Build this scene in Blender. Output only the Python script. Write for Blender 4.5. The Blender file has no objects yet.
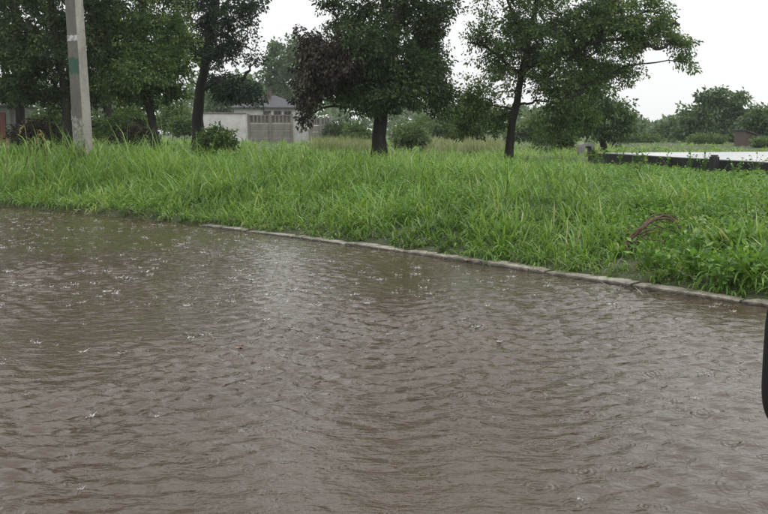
import bpy, math, random
import numpy as np
R = math.radians
rng = np.random.default_rng(7)
random.seed(7)
scene = bpy.context.scene
C = scene.collection

# ------------------------------------------------------------------ camera
CAM_H, PITCH, F = 1.35, R(8.03), 900.0            # focal length in photo pixels (768 wide)
cd = bpy.data.cameras.new('camera'); cam = bpy.data.objects.new('camera', cd); C.objects.link(cam)
cam.location = (0, 0, CAM_H); cam.rotation_euler = (math.pi/2 - PITCH, 0, 0)
cd.sensor_width = 36; cd.lens = F/768*36; cd.clip_start = 0.05; cd.clip_end = 2000
scene.camera = cam
scene.render.resolution_x = 1024; scene.render.resolution_y = 685

# ------------------------------------------------------------------ overcast sky
SUN_EL, SUN_AZ = R(48), R(105)
w = bpy.data.worlds.new('World'); scene.world = w; w.use_nodes = True
nt = w.node_tree; nt.nodes.clear()
out = nt.nodes.new('ShaderNodeOutputWorld'); bg = nt.nodes.new('ShaderNodeBackground')
sky = nt.nodes.new('ShaderNodeTexSky'); sky.sky_type = 'NISHITA'; sky.sun_disc = False
sky.sun_elevation = SUN_EL; sky.sun_rotation = SUN_AZ
tc = nt.nodes.new('ShaderNodeTexCoord')
noi = nt.nodes.new('ShaderNodeTexNoise'); noi.inputs['Scale'].default_value = 2.2; noi.inputs['Detail'].default_value = 4
nt.links.new(tc.outputs['Generated'], noi.inputs['Vector'])
sepw = nt.nodes.new('ShaderNodeSeparateXYZ'); nt.links.new(tc.outputs['Generated'], sepw.inputs[0])
cr = nt.nodes.new('ShaderNodeMapRange'); cr.inputs[1].default_value = 0.0; cr.inputs[2].default_value = 1.0
cr.inputs[3].default_value = 8.0; cr.inputs[4].default_value = 18.5      # a cloud deck, brighter overhead
nt.links.new(sepw.outputs[2], cr.inputs[0])
nm = nt.nodes.new('ShaderNodeMapRange'); nm.inputs[1].default_value = .3; nm.inputs[2].default_value = .7
nm.inputs[3].default_value = .90; nm.inputs[4].default_value = 1.05
nt.links.new(noi.outputs['Fac'], nm.inputs[0])
mu = nt.nodes.new('ShaderNodeMath'); mu.operation = 'MULTIPLY'
nt.links.new(cr.outputs[0], mu.inputs[0]); nt.links.new(nm.outputs[0], mu.inputs[1])
cc = nt.nodes.new('ShaderNodeMix'); cc.data_type = 'RGBA'; cc.blend_type = 'MULTIPLY'; cc.inputs[0].default_value = 1
cc.inputs[6].default_value = (0.985, 1.0, 1.0, 1); nt.links.new(mu.outputs[0], cc.inputs[7])
mx = nt.nodes.new('ShaderNodeMix'); mx.data_type = 'RGBA'; mx.inputs[0].default_value = 0.95
nt.links.new(sky.outputs[0], mx.inputs[6]); nt.links.new(cc.outputs[2], mx.inputs[7])
nt.links.new(mx.outputs[2], bg.inputs[0]); bg.inputs[1].default_value = 0.1
nt.links.new(bg.outputs[0], out.inputs[0])

sl = bpy.data.lights.new('sun', 'SUN'); sl.energy = 1.0; sl.angle = R(50); sl.color = (1, .97, .93)
so = bpy.data.objects.new('sun', sl); C.objects.link(so)
so.rotation_euler = (math.pi/2-SUN_EL, 0, math.pi-SUN_AZ)     # light comes from the sky's sun direction

vs = scene.view_settings
vs.view_transform = 'Standard'; vs.look = 'None'; vs.exposure = 0.32; vs.gamma = 1.0; vs.use_curve_mapping = False
scene.cycles.volume_bounces = 1
scene.cycles.max_bounces = 8
scene.cycles.transparent_max_bounces = 8

# ------------------------------------------------------------------ helpers
def at(px, py, Y=None, z=None):
    """world point of a place measured in the photograph, at distance Y or height z"""
    u = (px-384)/F; v = (py-257)/F
    d = np.array([u, math.cos(PITCH)-v*math.sin(PITCH), -math.sin(PITCH)-v*math.cos(PITCH)])
    t = Y/d[1] if Y is not None else (z-CAM_H)/d[2]
    return np.array([0, 0, CAM_H]) + d*t

def link(o, parent=None):
    C.objects.link(o)
    if parent is not None: o.parent = parent
    return o

def tag(o, label=None, cat=None, group=None, kind=None):
    if label: o['label'] = label
    if cat: o['category'] = cat
    if group: o['group'] = group
    if kind: o['kind'] = kind
    return o

def empty(name, loc, rz=0, label=None, cat=None, group=None):
    o = bpy.data.objects.new(name, None); o.empty_display_size = .2
    o.location = loc; o.rotation_euler = (0, 0, rz); link(o)
    return tag(o, label, cat, group)

def np_mesh(name, V, T, mat, smooth=False, rnd=None):
    """mesh from arrays: vertices (n,3), faces (m,3) or (m,4)"""
    V = np.asarray(V, dtype=np.float32); T = np.asarray(T, dtype=np.int32)
    me = bpy.data.meshes.new(name)
    k = T.shape[1]
    me.vertices.add(len(V)); me.vertices.foreach_set('co', V.ravel())
    me.loops.add(T.size); me.loops.foreach_set('vertex_index', T.ravel())
    me.polygons.add(len(T)); me.polygons.foreach_set('loop_start', np.arange(0, T.size, k, dtype=np.int32))
    try: me.polygons.foreach_set('loop_total', np.full(len(T), k, dtype=np.int32))
    except Exception: pass
    if smooth: me.polygons.foreach_set('use_smooth', np.ones(len(T), dtype=bool))
    if rnd is not None:
        a = me.attributes.new('rnd', 'FLOAT', 'POINT'); a.data.foreach_set('value', np.asarray(rnd, dtype=np.float32))
    me.update(calc_edges=True); me.validate()
    if mat: me.materials.append(mat)
    return me

def np_obj(name, V, T, mat, parent=None, smooth=False, rnd=None):
    o = bpy.data.objects.new(name, np_mesh(name, V, T, mat, smooth, rnd))
    return link(o, parent)

class MB:
    """collects boxes, prisms and tubes of ONE part"""
    def __init__(s): s.v = []; s.f = []
    def add(s, vs, fs):
        n = len(s.v); s.v += [tuple(p) for p in vs]; s.f += [tuple(i+n for i in q) for q in fs]; return s
    def box(s, x0, x1, y0, y1, z0, z1):
        return s.add([(x0,y0,z0),(x1,y0,z0),(x1,y1,z0),(x0,y1,z0),(x0,y0,z1),(x1,y0,z1),(x1,y1,z1),(x0,y1,z1)],
              [(0,3,2,1),(4,5,6,7),(0,1,5,4),(1,2,6,5),(2,3,7,6),(3,0,4,7)])
    def prism(s, pts, h0, h1, axis='z'):
        n = len(pts)
        def P(p, h): return (p[0],p[1],h) if axis == 'z' else ((p[0],h,p[1]) if axis == 'y' else (h,p[0],p[1]))
        return s.add([P(p,h0) for p in pts]+[P(p,h1) for p in pts],
              [tuple(range(n))[::-1], tuple(range(n,2*n))]+[(i,(i+1)%n,n+(i+1)%n,n+i) for i in range(n)])
    def tube(s, pts, rad, sides=8):
        V, T = tube_arrays(np.array(pts, float), np.array(rad, float), sides)
        return s.add(V, [tuple(t) for t in T])
    def build(s, name, mat, parent=None, bevel=0, smooth=False, segs=2):
        me = bpy.data.meshes.new(name); me.from_pydata(s.v, [], s.f); me.update()
        import bmesh
        b = bmesh.new(); b.from_mesh(me); bmesh.ops.recalc_face_normals(b, faces=b.faces[:]); b.to_mesh(me); b.free()
        me.materials.append(mat)
        o = bpy.data.objects.new(name, me); link(o, parent)
        if bevel:
            m = o.modifiers.new('bevel', 'BEVEL'); m.width = bevel; m.segments = segs; m.limit_method = 'ANGLE'; m.angle_limit = R(35)
        if smooth: me.polygons.foreach_set('use_smooth', [True]*len(me.polygons))
        return o

def tube_arrays(P, rad, sides=6):
    n = len(P); d = np.gradient(P, axis=0); d /= np.linalg.norm(d, axis=1)[:, None]+1e-9
    ref = np.array([0.31, 0.95, 0.05]) if abs(d[:, 2]).mean() > .6 else np.array([0, 0, 1.])
    a = np.cross(d, ref); a /= np.linalg.norm(a, axis=1)[:, None]+1e-9
    b = np.cross(d, a)
    an = np.arange(sides)/sides*2*math.pi
    V = P[:, None]+rad[:, None, None]*(np.cos(an)[None, :, None]*a[:, None]+np.sin(an)[None, :, None]*b[:, None])
    V = V.reshape(-1, 3); Q = []
    for i in range(n-1):
        for j in range(sides):
            k = (j+1) % sides; Q.append((i*sides+j, i*sides+k, (i+1)*sides+k, (i+1)*sides+j))
    return V, np.array(Q)

def bezier(a, b, c, n):
    t = np.linspace(0, 1, n)[:, None]
    return (1-t)**2*a+2*t*(1-t)*b+t*t*c

def sines(x, y, seed, n=8, lam=(1, 6)):
    """smooth pseudo-noise in about -1..1"""
    r = np.random.default_rng(seed); z = np.zeros_like(x, dtype=float)
    for i in range(n):
        k = 2*math.pi/r.uniform(*lam); a = r.uniform(0, 2*math.pi)
        z += np.sin(k*(x*math.cos(a)+y*math.sin(a))+r.uniform(0, 6.28))
    return z/math.sqrt(n)/1.4

# ------------------------------------------------------------------ materials
def newmat(name):
    m = bpy.data.materials.new(name); m.use_nodes = True
    nt = m.node_tree; nt.nodes.clear()
    return m, nt, nt.nodes.new('ShaderNodeOutputMaterial')

def ramp(nt, fac, stops, interp='LINEAR'):
    r = nt.nodes.new('ShaderNodeValToRGB'); e = r.color_ramp.elements; r.color_ramp.interpolation = interp
    while len(e) < len(stops): e.new(.5)
    for i, (p, c) in enumerate(stops): e[i].position = p; e[i].color = (*c, 1)
    nt.links.new(fac, r.inputs[0]); return r.outputs[0]

def noise(nt, scale, detail=4, rough=.55, coord='Object', sv=None):
    t = nt.nodes.new('ShaderNodeTexCoord'); n = nt.nodes.new('ShaderNodeTexNoise')
    n.inputs['Scale'].default_value = scale; n.inputs['Detail'].default_value = detail; n.inputs['Roughness'].default_value = rough
    src = t.outputs[coord]
    if sv:
        m = nt.nodes.new('ShaderNodeMapping'); m.inputs['Scale'].default_value = sv; nt.links.new(src, m.inputs[0]); src = m.outputs[0]
    nt.links.new(src, n.inputs['Vector']); return n.outputs['Fac']

def rough_mat(name, stops, scale=6, rough=.75, bump=.3, bscale=None, spec=.4, sv=None, bdist=.02):
    m, nt, o = newmat(name)
    p = nt.nodes.new('ShaderNodeBsdfPrincipled'); nt.links.new(p.outputs[0], o.inputs[0])
    f = noise(nt, scale, 6, .65, sv=sv)
    nt.links.new(ramp(nt, f, stops), p.inputs['Base Color'])
    p.inputs['Roughness'].default_value = rough; p.inputs['Specular IOR Level'].default_value = spec
    if bump:
        b = nt.nodes.new('ShaderNodeBump'); b.inputs['Strength'].default_value = bump; b.inputs['Distance'].default_value = bdist
        nt.links.new(noise(nt, bscale or scale*4, 5, .6, sv=sv), b.inputs['Height']); nt.links.new(b.outputs[0], p.inputs['Normal'])
    return m

def leaf_mat(name, stops, trans=.3, rough=.45, spec=.35, tint=(1.25, 1.3, .6)):
    """leaf colour from a per-leaf random number"""
    m, nt, o = newmat(name)
    a = nt.nodes.new('ShaderNodeAttribute'); a.attribute_name = 'rnd'
    c = ramp(nt, a.outputs['Fac'], stops)
    p = nt.nodes.new('ShaderNodeBsdfPrincipled'); nt.links.new(c, p.inputs['Base Color'])
    p.inputs['Roughness'].default_value = rough; p.inputs['Specular IOR Level'].default_value = spec
    t = nt.nodes.new('ShaderNodeBsdfTranslucent')
    k = nt.nodes.new('ShaderNodeMix'); k.data_type = 'RGBA'; k.blend_type = 'MULTIPLY'; k.inputs[0].default_value = 1
    nt.links.new(c, k.inputs[6]); k.inputs[7].default_value = (*tint, 1); nt.links.new(k.outputs[2], t.inputs[0])
    x = nt.nodes.new('ShaderNodeMixShader'); x.inputs[0].default_value = trans
    nt.links.new(p.outputs[0], x.inputs[1]); nt.links.new(t.outputs[0], x.inputs[2]); nt.links.new(x.outputs[0], o.inputs[0])
    return m

def flat(name, col, rough=.6, metal=0, spec=.5):
    m, nt, o = newmat(name); p = nt.nodes.new('ShaderNodeBsdfPrincipled'); nt.links.new(p.outputs[0], o.inputs[0])
    f = noise(nt, 9, 5)
    nt.links.new(ramp(nt, f, [(.3, tuple(x*.8 for x in col)), (.7, tuple(min(1, x*1.15) for x in col))]), p.inputs['Base Color'])
    p.inputs['Roughness'].default_value = rough; p.inputs['Metallic'].default_value = metal; p.inputs['Specular IOR Level'].default_value = spec
    return m

M = {}
M['grass'] = leaf_mat('grass_blade', [(0, (.035, .075, .014)), (.3, (.11, .21, .04)), (.65, (.19, .315, .07)), (.9, (.29, .40, .14)), (.97, (.32, .33, .15)), (1, (.38, .32, .18))], .42, .36, .4, (1.2, 1.2, .6))
M['dry'] = leaf_mat('dry_grass_blade', [(0, (.11, .17, .06)), (.5, (.20, .23, .12)), (1, (.31, .30, .21))], .35, .5, .3)
M['weed'] = leaf_mat('weed_leaf', [(0, (.06, .13, .025)), (.6, (.12, .235, .042)), (1, (.22, .33, .075))], .38, .38, .4)
M['leafdark'] = leaf_mat('dark_leaf', [(0, (.014, .03, .011)), (.5, (.03, .058, .019)), (.85, (.06, .10, .03)), (1, (.13, .15, .045))], .32, .5, .25)
M['leafmid'] = leaf_mat('mid_leaf', [(0, (.028, .06, .018)), (.5, (.068, .12, .034)), (.8, (.12, .18, .052)), (1, (.20, .215, .07))], .38, .5, .25)
M['leafpine'] = leaf_mat('blue_green_leaf', [(0, (.014, .031, .018)), (.6, (.028, .055, .030)), (1, (.06, .095, .045))], .28, .5, .25)
M['leafpale'] = leaf_mat('pale_leaf', [(0, (.055, .10, .035)), (.5, (.09, .145, .05)), (1, (.16, .21, .075))], .35)
M['leaffar'] = leaf_mat('far_leaf', [(0, (.04, .08, .03)), (.5, (.065, .115, .042)), (1, (.12, .17, .06))], .3)
M['leafdead'] = leaf_mat('withered_leaf', [(0, (.022, .018, .013)), (.6, (.044, .036, .026)), (.92, (.085, .07, .052)), (1, (.17, .15, .12))], .15, .6, .2, (1.1, 1, .9))
M['bark'] = rough_mat('bark', [(.3, (.010, .009, .007)), (.55, (.022, .019, .015)), (.75, (.045, .039, .030))], 9, .85, .9, 14, .3, (1, 1, .25), .03)
M['twig'] = flat('twig', (.035, .03, .023), .8, 0, .3)
M['soil'] = rough_mat('soil', [(.3, (.026, .034, .014)), (.55, (.045, .055, .02)), (.8, (.07, .085, .03))], 1.6, .9, .6, 30)
def kerb_mat():
    m, nt, o = newmat('kerb_concrete'); p = nt.nodes.new('ShaderNodeBsdfPrincipled'); nt.links.new(p.outputs[0], o.inputs[0])
    c = ramp(nt, noise(nt, 6, 7, .7), [(.34, (.05, .042, .03)), (.46, (.17, .152, .118)), (.62, (.31, .285, .235)), (.8, (.40, .375, .32))])
    t = nt.nodes.new('ShaderNodeTexCoord'); sp = nt.nodes.new('ShaderNodeSeparateXYZ'); nt.links.new(t.outputs['Object'], sp.inputs[0])
    a = nt.nodes.new('ShaderNodeMath'); a.operation = 'MULTIPLY_ADD'; a.inputs[1].default_value = .03; a.inputs[2].default_value = -.013
    nt.links.new(noise(nt, 14, 4), a.inputs[0])
    b_ = nt.nodes.new('ShaderNodeMath'); b_.operation = 'SUBTRACT'; nt.links.new(sp.outputs[2], b_.inputs[0]); nt.links.new(a.outputs[0], b_.inputs[1])
    mr = nt.nodes.new('ShaderNodeMapRange'); mr.inputs[1].default_value = .004; mr.inputs[2].default_value = .022; mr.inputs[3].default_value = .22; mr.inputs[4].default_value = 1
    nt.links.new(b_.outputs[0], mr.inputs[0])
    k = nt.nodes.new('ShaderNodeMix'); k.data_type = 'RGBA'; k.blend_type = 'MULTIPLY'; k.inputs[0].default_value = 1       # muddy wet waterline stain
    nt.links.new(c, k.inputs[6]); nt.links.new(mr.outputs[0], k.inputs[7]); nt.links.new(k.outputs[2], p.inputs['Base Color'])
    p.inputs['Roughness'].default_value = .5
    b = nt.nodes.new('ShaderNodeBump'); b.inputs['Strength'].default_value = .8; b.inputs['Distance'].default_value = .012
    nt.links.new(noise(nt, 50, 5), b.inputs['Height']); nt.links.new(b.outputs[0], p.inputs['Normal'])
    return m
M['kerb'] = kerb_mat()
M['debris'] = leaf_mat('wet_clippings', [(0, (.035, .03, .016)), (.5, (.075, .065, .03)), (.8, (.06, .085, .025)), (1, (.2, .17, .1))], .15, .4, .5, (1, 1, .8))
M['roof'] = rough_mat('slate_roof', [(.3, (.038, .038, .042)), (.7, (.06, .06, .066))], 3, .75, .4, 12, .25)
M['render'] = rough_mat('whitewash', [(.25, (.28, .27, .25)), (.5, (.44, .43, .41)), (.75, (.56, .55, .52))], 1.6, .85, .3, 14)
M['fence'] = rough_mat('fence_concrete', [(.25, (.09, .082, .07)), (.5, (.15, .138, .12)), (.8, (.22, .205, .18))], 1.8, .85, .4, 20)
M['greywall'] = rough_mat('grey_block', [(.3, (.14, .14, .13)), (.7, (.25, .25, .23))], 4, .85, .5, 20)
M['red'] = rough_mat('faded_red_paint', [(.3, (.10, .032, .028)), (.7, (.155, .05, .043))], 5, .6, .2, 20)
M['brick'] = rough_mat('brown_brick', [(.3, (.055, .04, .034)), (.7, (.095, .066, .056))], 6, .8, .5, 30)
M['dark'] = flat('dark_opening', (.02, .021, .023), .25)
M['wood'] = rough_mat('old_wood', [(.3, (.07, .06, .05)), (.7, (.14, .12, .10))], 6, .8, .4, 30)

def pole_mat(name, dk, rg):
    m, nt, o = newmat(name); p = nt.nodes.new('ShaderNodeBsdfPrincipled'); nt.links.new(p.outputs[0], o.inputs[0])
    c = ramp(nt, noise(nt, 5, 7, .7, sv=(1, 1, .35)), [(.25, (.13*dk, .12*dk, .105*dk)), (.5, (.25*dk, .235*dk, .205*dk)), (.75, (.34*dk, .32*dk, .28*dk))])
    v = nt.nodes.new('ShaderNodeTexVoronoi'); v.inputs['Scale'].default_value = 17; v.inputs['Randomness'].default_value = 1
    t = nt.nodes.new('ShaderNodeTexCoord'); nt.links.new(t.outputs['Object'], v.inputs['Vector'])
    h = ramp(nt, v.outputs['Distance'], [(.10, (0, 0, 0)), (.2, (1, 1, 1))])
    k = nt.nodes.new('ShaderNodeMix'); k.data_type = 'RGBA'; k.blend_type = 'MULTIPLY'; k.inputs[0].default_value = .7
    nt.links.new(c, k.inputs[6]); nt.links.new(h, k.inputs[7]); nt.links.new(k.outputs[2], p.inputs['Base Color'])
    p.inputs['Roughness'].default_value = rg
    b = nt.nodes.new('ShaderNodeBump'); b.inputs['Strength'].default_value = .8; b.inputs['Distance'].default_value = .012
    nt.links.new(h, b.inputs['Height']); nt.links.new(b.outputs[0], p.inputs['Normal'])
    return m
M['pole'] = pole_mat('pole_concrete', 1, .8); M['pole_shade'] = pole_mat('shaded_pole_concrete', .36, .55)

def slab_mat():
    m, nt, o = newmat('wet_slab_top'); p = nt.nodes.new('ShaderNodeBsdfPrincipled'); nt.links.new(p.outputs[0], o.inputs[0])
    f = noise(nt, 1.2, 5)
    nt.links.new(ramp(nt, f, [(.3, (.18, .18, .18)), (.7, (.26, .26, .26))]), p.inputs['Base Color'])
    nt.links.new(ramp(nt, noise(nt, .9, 4), [(.35, (.28, .28, .28)), (.75, (.42, .42, .42))]), p.inputs['Roughness'])
    p.inputs['IOR'].default_value = 1.5; p.inputs['Coat Weight'].default_value = 1.0; p.inputs['Coat Roughness'].default_value = .25
    return m
M['slabtop'] = slab_mat()
M['slabside'] = rough_mat('tarred_side', [(.3, (.008, .008, .009)), (.7, (.022, .022, .024))], 4, .5, .4, 30)

def water_mat():
    m, nt, o = newmat('muddy_water')
    p = nt.nodes.new('ShaderNodeBsdfPrincipled'); nt.links.new(p.outputs[0], o.inputs[0])
    geo = nt.nodes.new('ShaderNodeNewGeometry'); L = nt.links
    def mth(op, a, b=None, c=None):
        n = nt.nodes.new('ShaderNodeMath'); n.operation = op
        for i, q in enumerate((a, b, c)):
            if q is None: continue
            if isinstance(q, (int, float)): n.inputs[i].default_value = q
            else: L.new(q, n.inputs[i])
        return n.outputs[0]
    def nz(scale, detail, sv=(1, 1, 1), rot=0):
        mp = nt.nodes.new('ShaderNodeMapping'); mp.inputs['Scale'].default_value = sv; mp.inputs['Rotation'].default_value = (0, 0, rot)
        L.new(geo.outputs['Position'], mp.inputs[0]); n = nt.nodes.new('ShaderNodeTexNoise')
        n.inputs['Scale'].default_value = scale; n.inputs['Detail'].default_value = detail; n.inputs['Roughness'].default_value = .5
        L.new(mp.outputs[0], n.inputs['Vector']); return n.outputs['Fac']
    def rings(scale, off, rmax, lam):
        mp = nt.nodes.new('ShaderNodeMapping'); mp.inputs['Location'].default_value = (off, off*.7, 0)
        L.new(geo.outputs['Position'], mp.inputs[0]); v = nt.nodes.new('ShaderNodeTexVoronoi'); v.voronoi_dimensions = '2D'
        v.inputs['Scale'].default_value = scale; L.new(mp.outputs[0], v.inputs['Vector'])
        sp = nt.nodes.new('ShaderNodeSeparateColor'); L.new(v.outputs['Color'], sp.inputs[0])
        r = mth('DIVIDE', v.outputs['Distance'], scale)
        age = sp.outputs[0]
        x = mth('SUBTRACT', r, mth('MULTIPLY', age, rmax))
        env = mth('EXPONENT', mth('MULTIPLY', mth('MULTIPLY', x, x), -1/(lam*.9)**2))
        wv = mth('COSINE', mth('MULTIPLY', x, 2*math.pi/lam))
        pres = mth('MULTIPLY', mth('GREATER_THAN', sp.outputs[1], .45), sp.outputs[2])
        return mth('MULTIPLY', mth('MULTIPLY', wv, env), mth('MULTIPLY', pres, mth('SUBTRACT', 1.1, age)))
    col = ramp(nt, nz(.5, 3), [(.3, (.044, .030, .019)), (.7, (.058, .041, .027))])
    L.new(col, p.inputs['Base Color'])
    p.inputs['Roughness'].default_value = .02; p.inputs['IOR'].default_value = 1.38
    h = mth('ADD', mth('MULTIPLY', rings(4.2, 0, .10, .028), .0034), mth('MULTIPLY', rings(6.5, 13.7, .06, .02), .0022))
    h = mth('ADD', h, mth('MULTIPLY', nz(20, 3, (.6, 1.5, 1), .25), .0075))
    h = mth('ADD', h, mth('MULTIPLY', nz(44, 3, (.8, 1.2, 1), -.2), .0028))
    b = nt.nodes.new('ShaderNodeBump'); b.inputs['Strength'].default_value = 1; b.inputs['Distance'].default_value = 1
    L.new(h, b.inputs['Height']); L.new(b.outputs[0], p.inputs['Normal'])
    return m
M['water'] = water_mat()

# ------------------------------------------------------------------ terrain
KX = np.array([-60, -20, -12, -6.8, -4.61, -2.96, -2.08, -1.06, 0, .59, 1.15, 1.7, 2.18, 2.58, 2.94, 5, 12, 60])
KY = np.array([44, 24.5, 19.3, 15.95, 14.35, 13.0, 12.2, 11.2, 10.14, 9.48, 8.84, 8.2, 7.64, 7.2, 6.79, 4.5, -3.4, -57])
def kerb_y(x): return np.interp(x, KX, KY)
def sdist(x, y): return (y-kerb_y(x))*.70            # metres from the kerb line, verge positive
def ground_z(x, y):
    s = sdist(x, y)
    z = np.where(s < 0.0, -.16, np.interp(s, [0, .05, .25, 1.0, 2.5, 5, 9], [-.16, .03, .07, .20, .43, .56, .50]))
    return z+np.where(s > .3, .03*sines(x, y, 3, 8, (1.5, 6)), 0)*np.clip(s, 0, 1)

def axis_coords(lo, a, b, hi, fine, grow=1.18):
    c = list(np.arange(a, b+1e-6, fine)); st = fine
    while c[-1] < hi: st *= grow; c.append(min(hi, c[-1]+st))
    st = fine
    while c[0] > lo: st *= grow; c.insert(0, max(lo, c[0]-st))
    return np.array(c)
def grid(xs, ys, zf, keep=None):
    X, Y = np.meshgrid(xs, ys); Z = zf(X, Y); nx = len(xs)
    V = np.stack([X, Y, Z], -1).reshape(-1, 3)
    i = np.arange((len(ys)-1)*nx).reshape(-1, nx)[:, :-1].ravel()
    Q = np.stack([i, i+1, i+nx+1, i+nx], 1)
    if keep is not None:
        k = keep(X, Y).ravel(); Q = Q[k[Q].all(1)]
        u = np.unique(Q); mp = np.zeros(len(V), int); mp[u] = np.arange(len(u)); V = V[u]; Q = mp[Q]
    return V, Q
V, Q = grid(axis_coords(-170, -9, 7, 170, .12), axis_coords(-25, 3, 20, 205, .12), ground_z)
tag(np_obj('ground', V, Q, M['soil'], smooth=True), 'earth of the road bed and the grassy verge', kind='structure')

# flooded road: wind ripples as real waves
wr = np.random.default_rng(11)
WAVES = []
for i in range(70):
    lam = .07*(2.8**wr.random()); a = wr.normal(math.pi/2+.12, .55); k = 2*math.pi/lam
    WAVES.append((k*math.cos(a), k*math.sin(a), wr.uniform(0, 6.28), lam**1.15))
WA = .027/math.sqrt(len(WAVES))
def water_z(X, Y):
    Z = np.zeros_like(X)
    for kx, ky, ph, am in WAVES:
        s = np.sin(kx*X+ky*Y+ph); Z += am*(s+.25*np.cos(2*(kx*X+ky*Y+ph)))
    patch = .72+.5*sines(X, Y, 5, 9, (1.2, 5))
    near = np.clip(1.25-.085*np.hypot(X, Y-1), .45, 1.1)       # sheltered under the verge
    box = np.clip((9.6-abs(X+1.5))/1.5, 0, 1)*np.clip((Y-1.4)/.6, 0, 1)*np.clip((16.5-Y)/1.5, 0, 1)
    return Z*WA*4.3*np.clip(patch, .25, 1.3)*near*box
V, Q = grid(axis_coords(-60, -9, 6.0, 45, .03, 1.3), axis_coords(-20, 1.6, 15.5, 46, .03, 1.3), water_z, lambda x, y: sdist(x, y) < .7)
tag(np_obj('water', V, Q, M['water'], smooth=True), 'muddy brown rain water flooding the road', kind='structure')

# ------------------------------------------------------------------ kerb: one object per stone
kerb = bpy.data.objects.new('kerb', None); link(kerb); tag(kerb, 'pale concrete kerb between flooded road and verge', kind='structure')
def kerb_path():
    xs = np.linspace(-9, 5, 3000); ys = kerb_y(xs); d = np.hypot(np.diff(xs), np.diff(ys)); s = np.r_[0, np.cumsum(d)]
    return xs, ys, s
kx, ky, ks = kerb_path()
k0 = np.interp(-9, kx, ks)
s = 0.0; kr = random.Random(4)
while s < ks[-1]-1.2:
    Ln = kr.uniform(.96, 1.02)
    p = np.array([np.interp(s, ks, kx), np.interp(s, ks, ky)]); q = np.array([np.interp(s+Ln, ks, kx), np.interp(s+Ln, ks, ky)])
    d = (q-p)/np.linalg.norm(q-p); nrm = np.array([-d[1], d[0]]);  nrm = nrm if nrm[1] > 0 else -nrm
    L2 = Ln-kr.uniform(.012, .03)
    n = 12; V = []; Fc = []
    top = .036+kr.uniform(-.009, .009)-(.05 if p[0] < -2.6 else 0)
    for i in range(n+1):
        t = i/n*L2; w0 = kr.uniform(-.003, .003); c = kr.uniform(0, .010)*(1 if kr.random() < .2 else .2); e = .012 if i in (0, n) else 0
        prof = [(-.0+w0, -.25), (w0, top-.010-c-e), (w0+.010+c, top-c*.5-e), (.13, top+kr.uniform(-.003, .003)-e), (.15, top-.01), (.15, -.25)]
        for (a, z) in prof: V.append((d[0]*(t-L2/2)+nrm[0]*a, d[1]*(t-L2/2)+nrm[1]*a, z))
    for i in range(n):
        for j in range(5): a = i*6+j; Fc.append((a, a+1, a+7, a+6))
    Fc += [tuple(range(6)), tuple(range(n*6, n*6+6))]
    mb = MB(); mb.v = V; mb.f = Fc
    o = mb.build('kerb_stone', M['kerb'], kerb, smooth=False)
    m = p+d*L2/2; o.location = (m[0], m[1], 0); o.rotation_euler = (kr.uniform(-.02, .02), kr.uniform(-.008, .008), kr.uniform(-.01, .01))
    s += Ln

# ------------------------------------------------------------------ grass
def blades(n, P, L, W, phi0, phi1, az, segs=4, twist=None):
    """arching tapered blades; returns vertices, quads-as-triangles and vertex count per blade"""
    t = np.linspace(0, 1, segs+1)
    ang = phi0[:, None]+phi1[:, None]*t[None, :]**1.4
    st = L[:, None]/segs
    hx = np.cumsum(np.sin(ang)*st, 1)-np.sin(ang[:, :1])*st; hz = np.cumsum(np.cos(ang)*st, 1)-np.cos(ang[:, :1])*st
    cx = P[:, 0, None]+hx*np.cos(az)[:, None]; cy = P[:, 1, None]+hx*np.sin(az)[:, None]; cz = P[:, 2, None]+hz
    wprof = np.array([.55, .95, 1.0, .7, .05]) if segs == 4 else np.interp(t, [0, .25, .6, 1], [.6, 1, .85, .05])
    tw = (rng.normal(0, .5, n) if twist is None else twist)
    sx = -np.sin(az+tw)[:, None]*W[:, None]*wprof/2; sy = np.cos(az+tw)[:, None]*W[:, None]*wprof/2
    A = np.stack([cx-sx, cy-sy, cz], -1); B = np.stack([cx+sx, cy+sy, cz], -1)
    V = np.stack([A, B], 2).reshape(n, -1, 3)                   # (n, 2*(segs+1), 3)
    k = 2*(segs+1); base = np.arange(n)[:, None]*k
    q = np.array([[2*i, 2*i+1, 2*i+3, 2*i+2] for i in range(segs)])
    Q = (base[:, None, :]+q[None]).reshape(-1, 4)
    return V.reshape(-1, 3), Q, k

def scatter(n, y0, y1, sfun, margin=1.5, power=1.0):
    """points inside the field of view with a margin, density falling with distance"""
    u = rng.random(n*3); y = (y0**(2-power)+(y1**(2-power)-y0**(2-power))*u)**(1/(2-power)) if power != 2 else y0*(y1/y0)**u
    x = (rng.random(n*3)*2-1)*(y*.43+margin)
    k = sfun(x, y); return x[k][:n], y[k][:n]

DB = at(645, 262, z=.15)[:2]
def slab_mask(x, y):
    """keeps grass off the raised slab"""
    c = SL0; a = (x-c[0])*SLD[0]+(y-c[1])*SLD[1]; b = (x-c[0])*SLN[0]+(y-c[1])*SLN[1]
    return ~((a > -.05) & (b > -.02) & (a < 26) & (b < 9))
SL0 = at(588, 152.5, Y=23.5)[:2]; _e = at(768, 163.5, Y=16.2)[:2]
SLD = (_e-SL0)/np.linalg.norm(_e-SL0); SLN = np.array([-SLD[1], SLD[0]]);  SLZ = at(588, 152.5, Y=23.5)[2]

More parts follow.
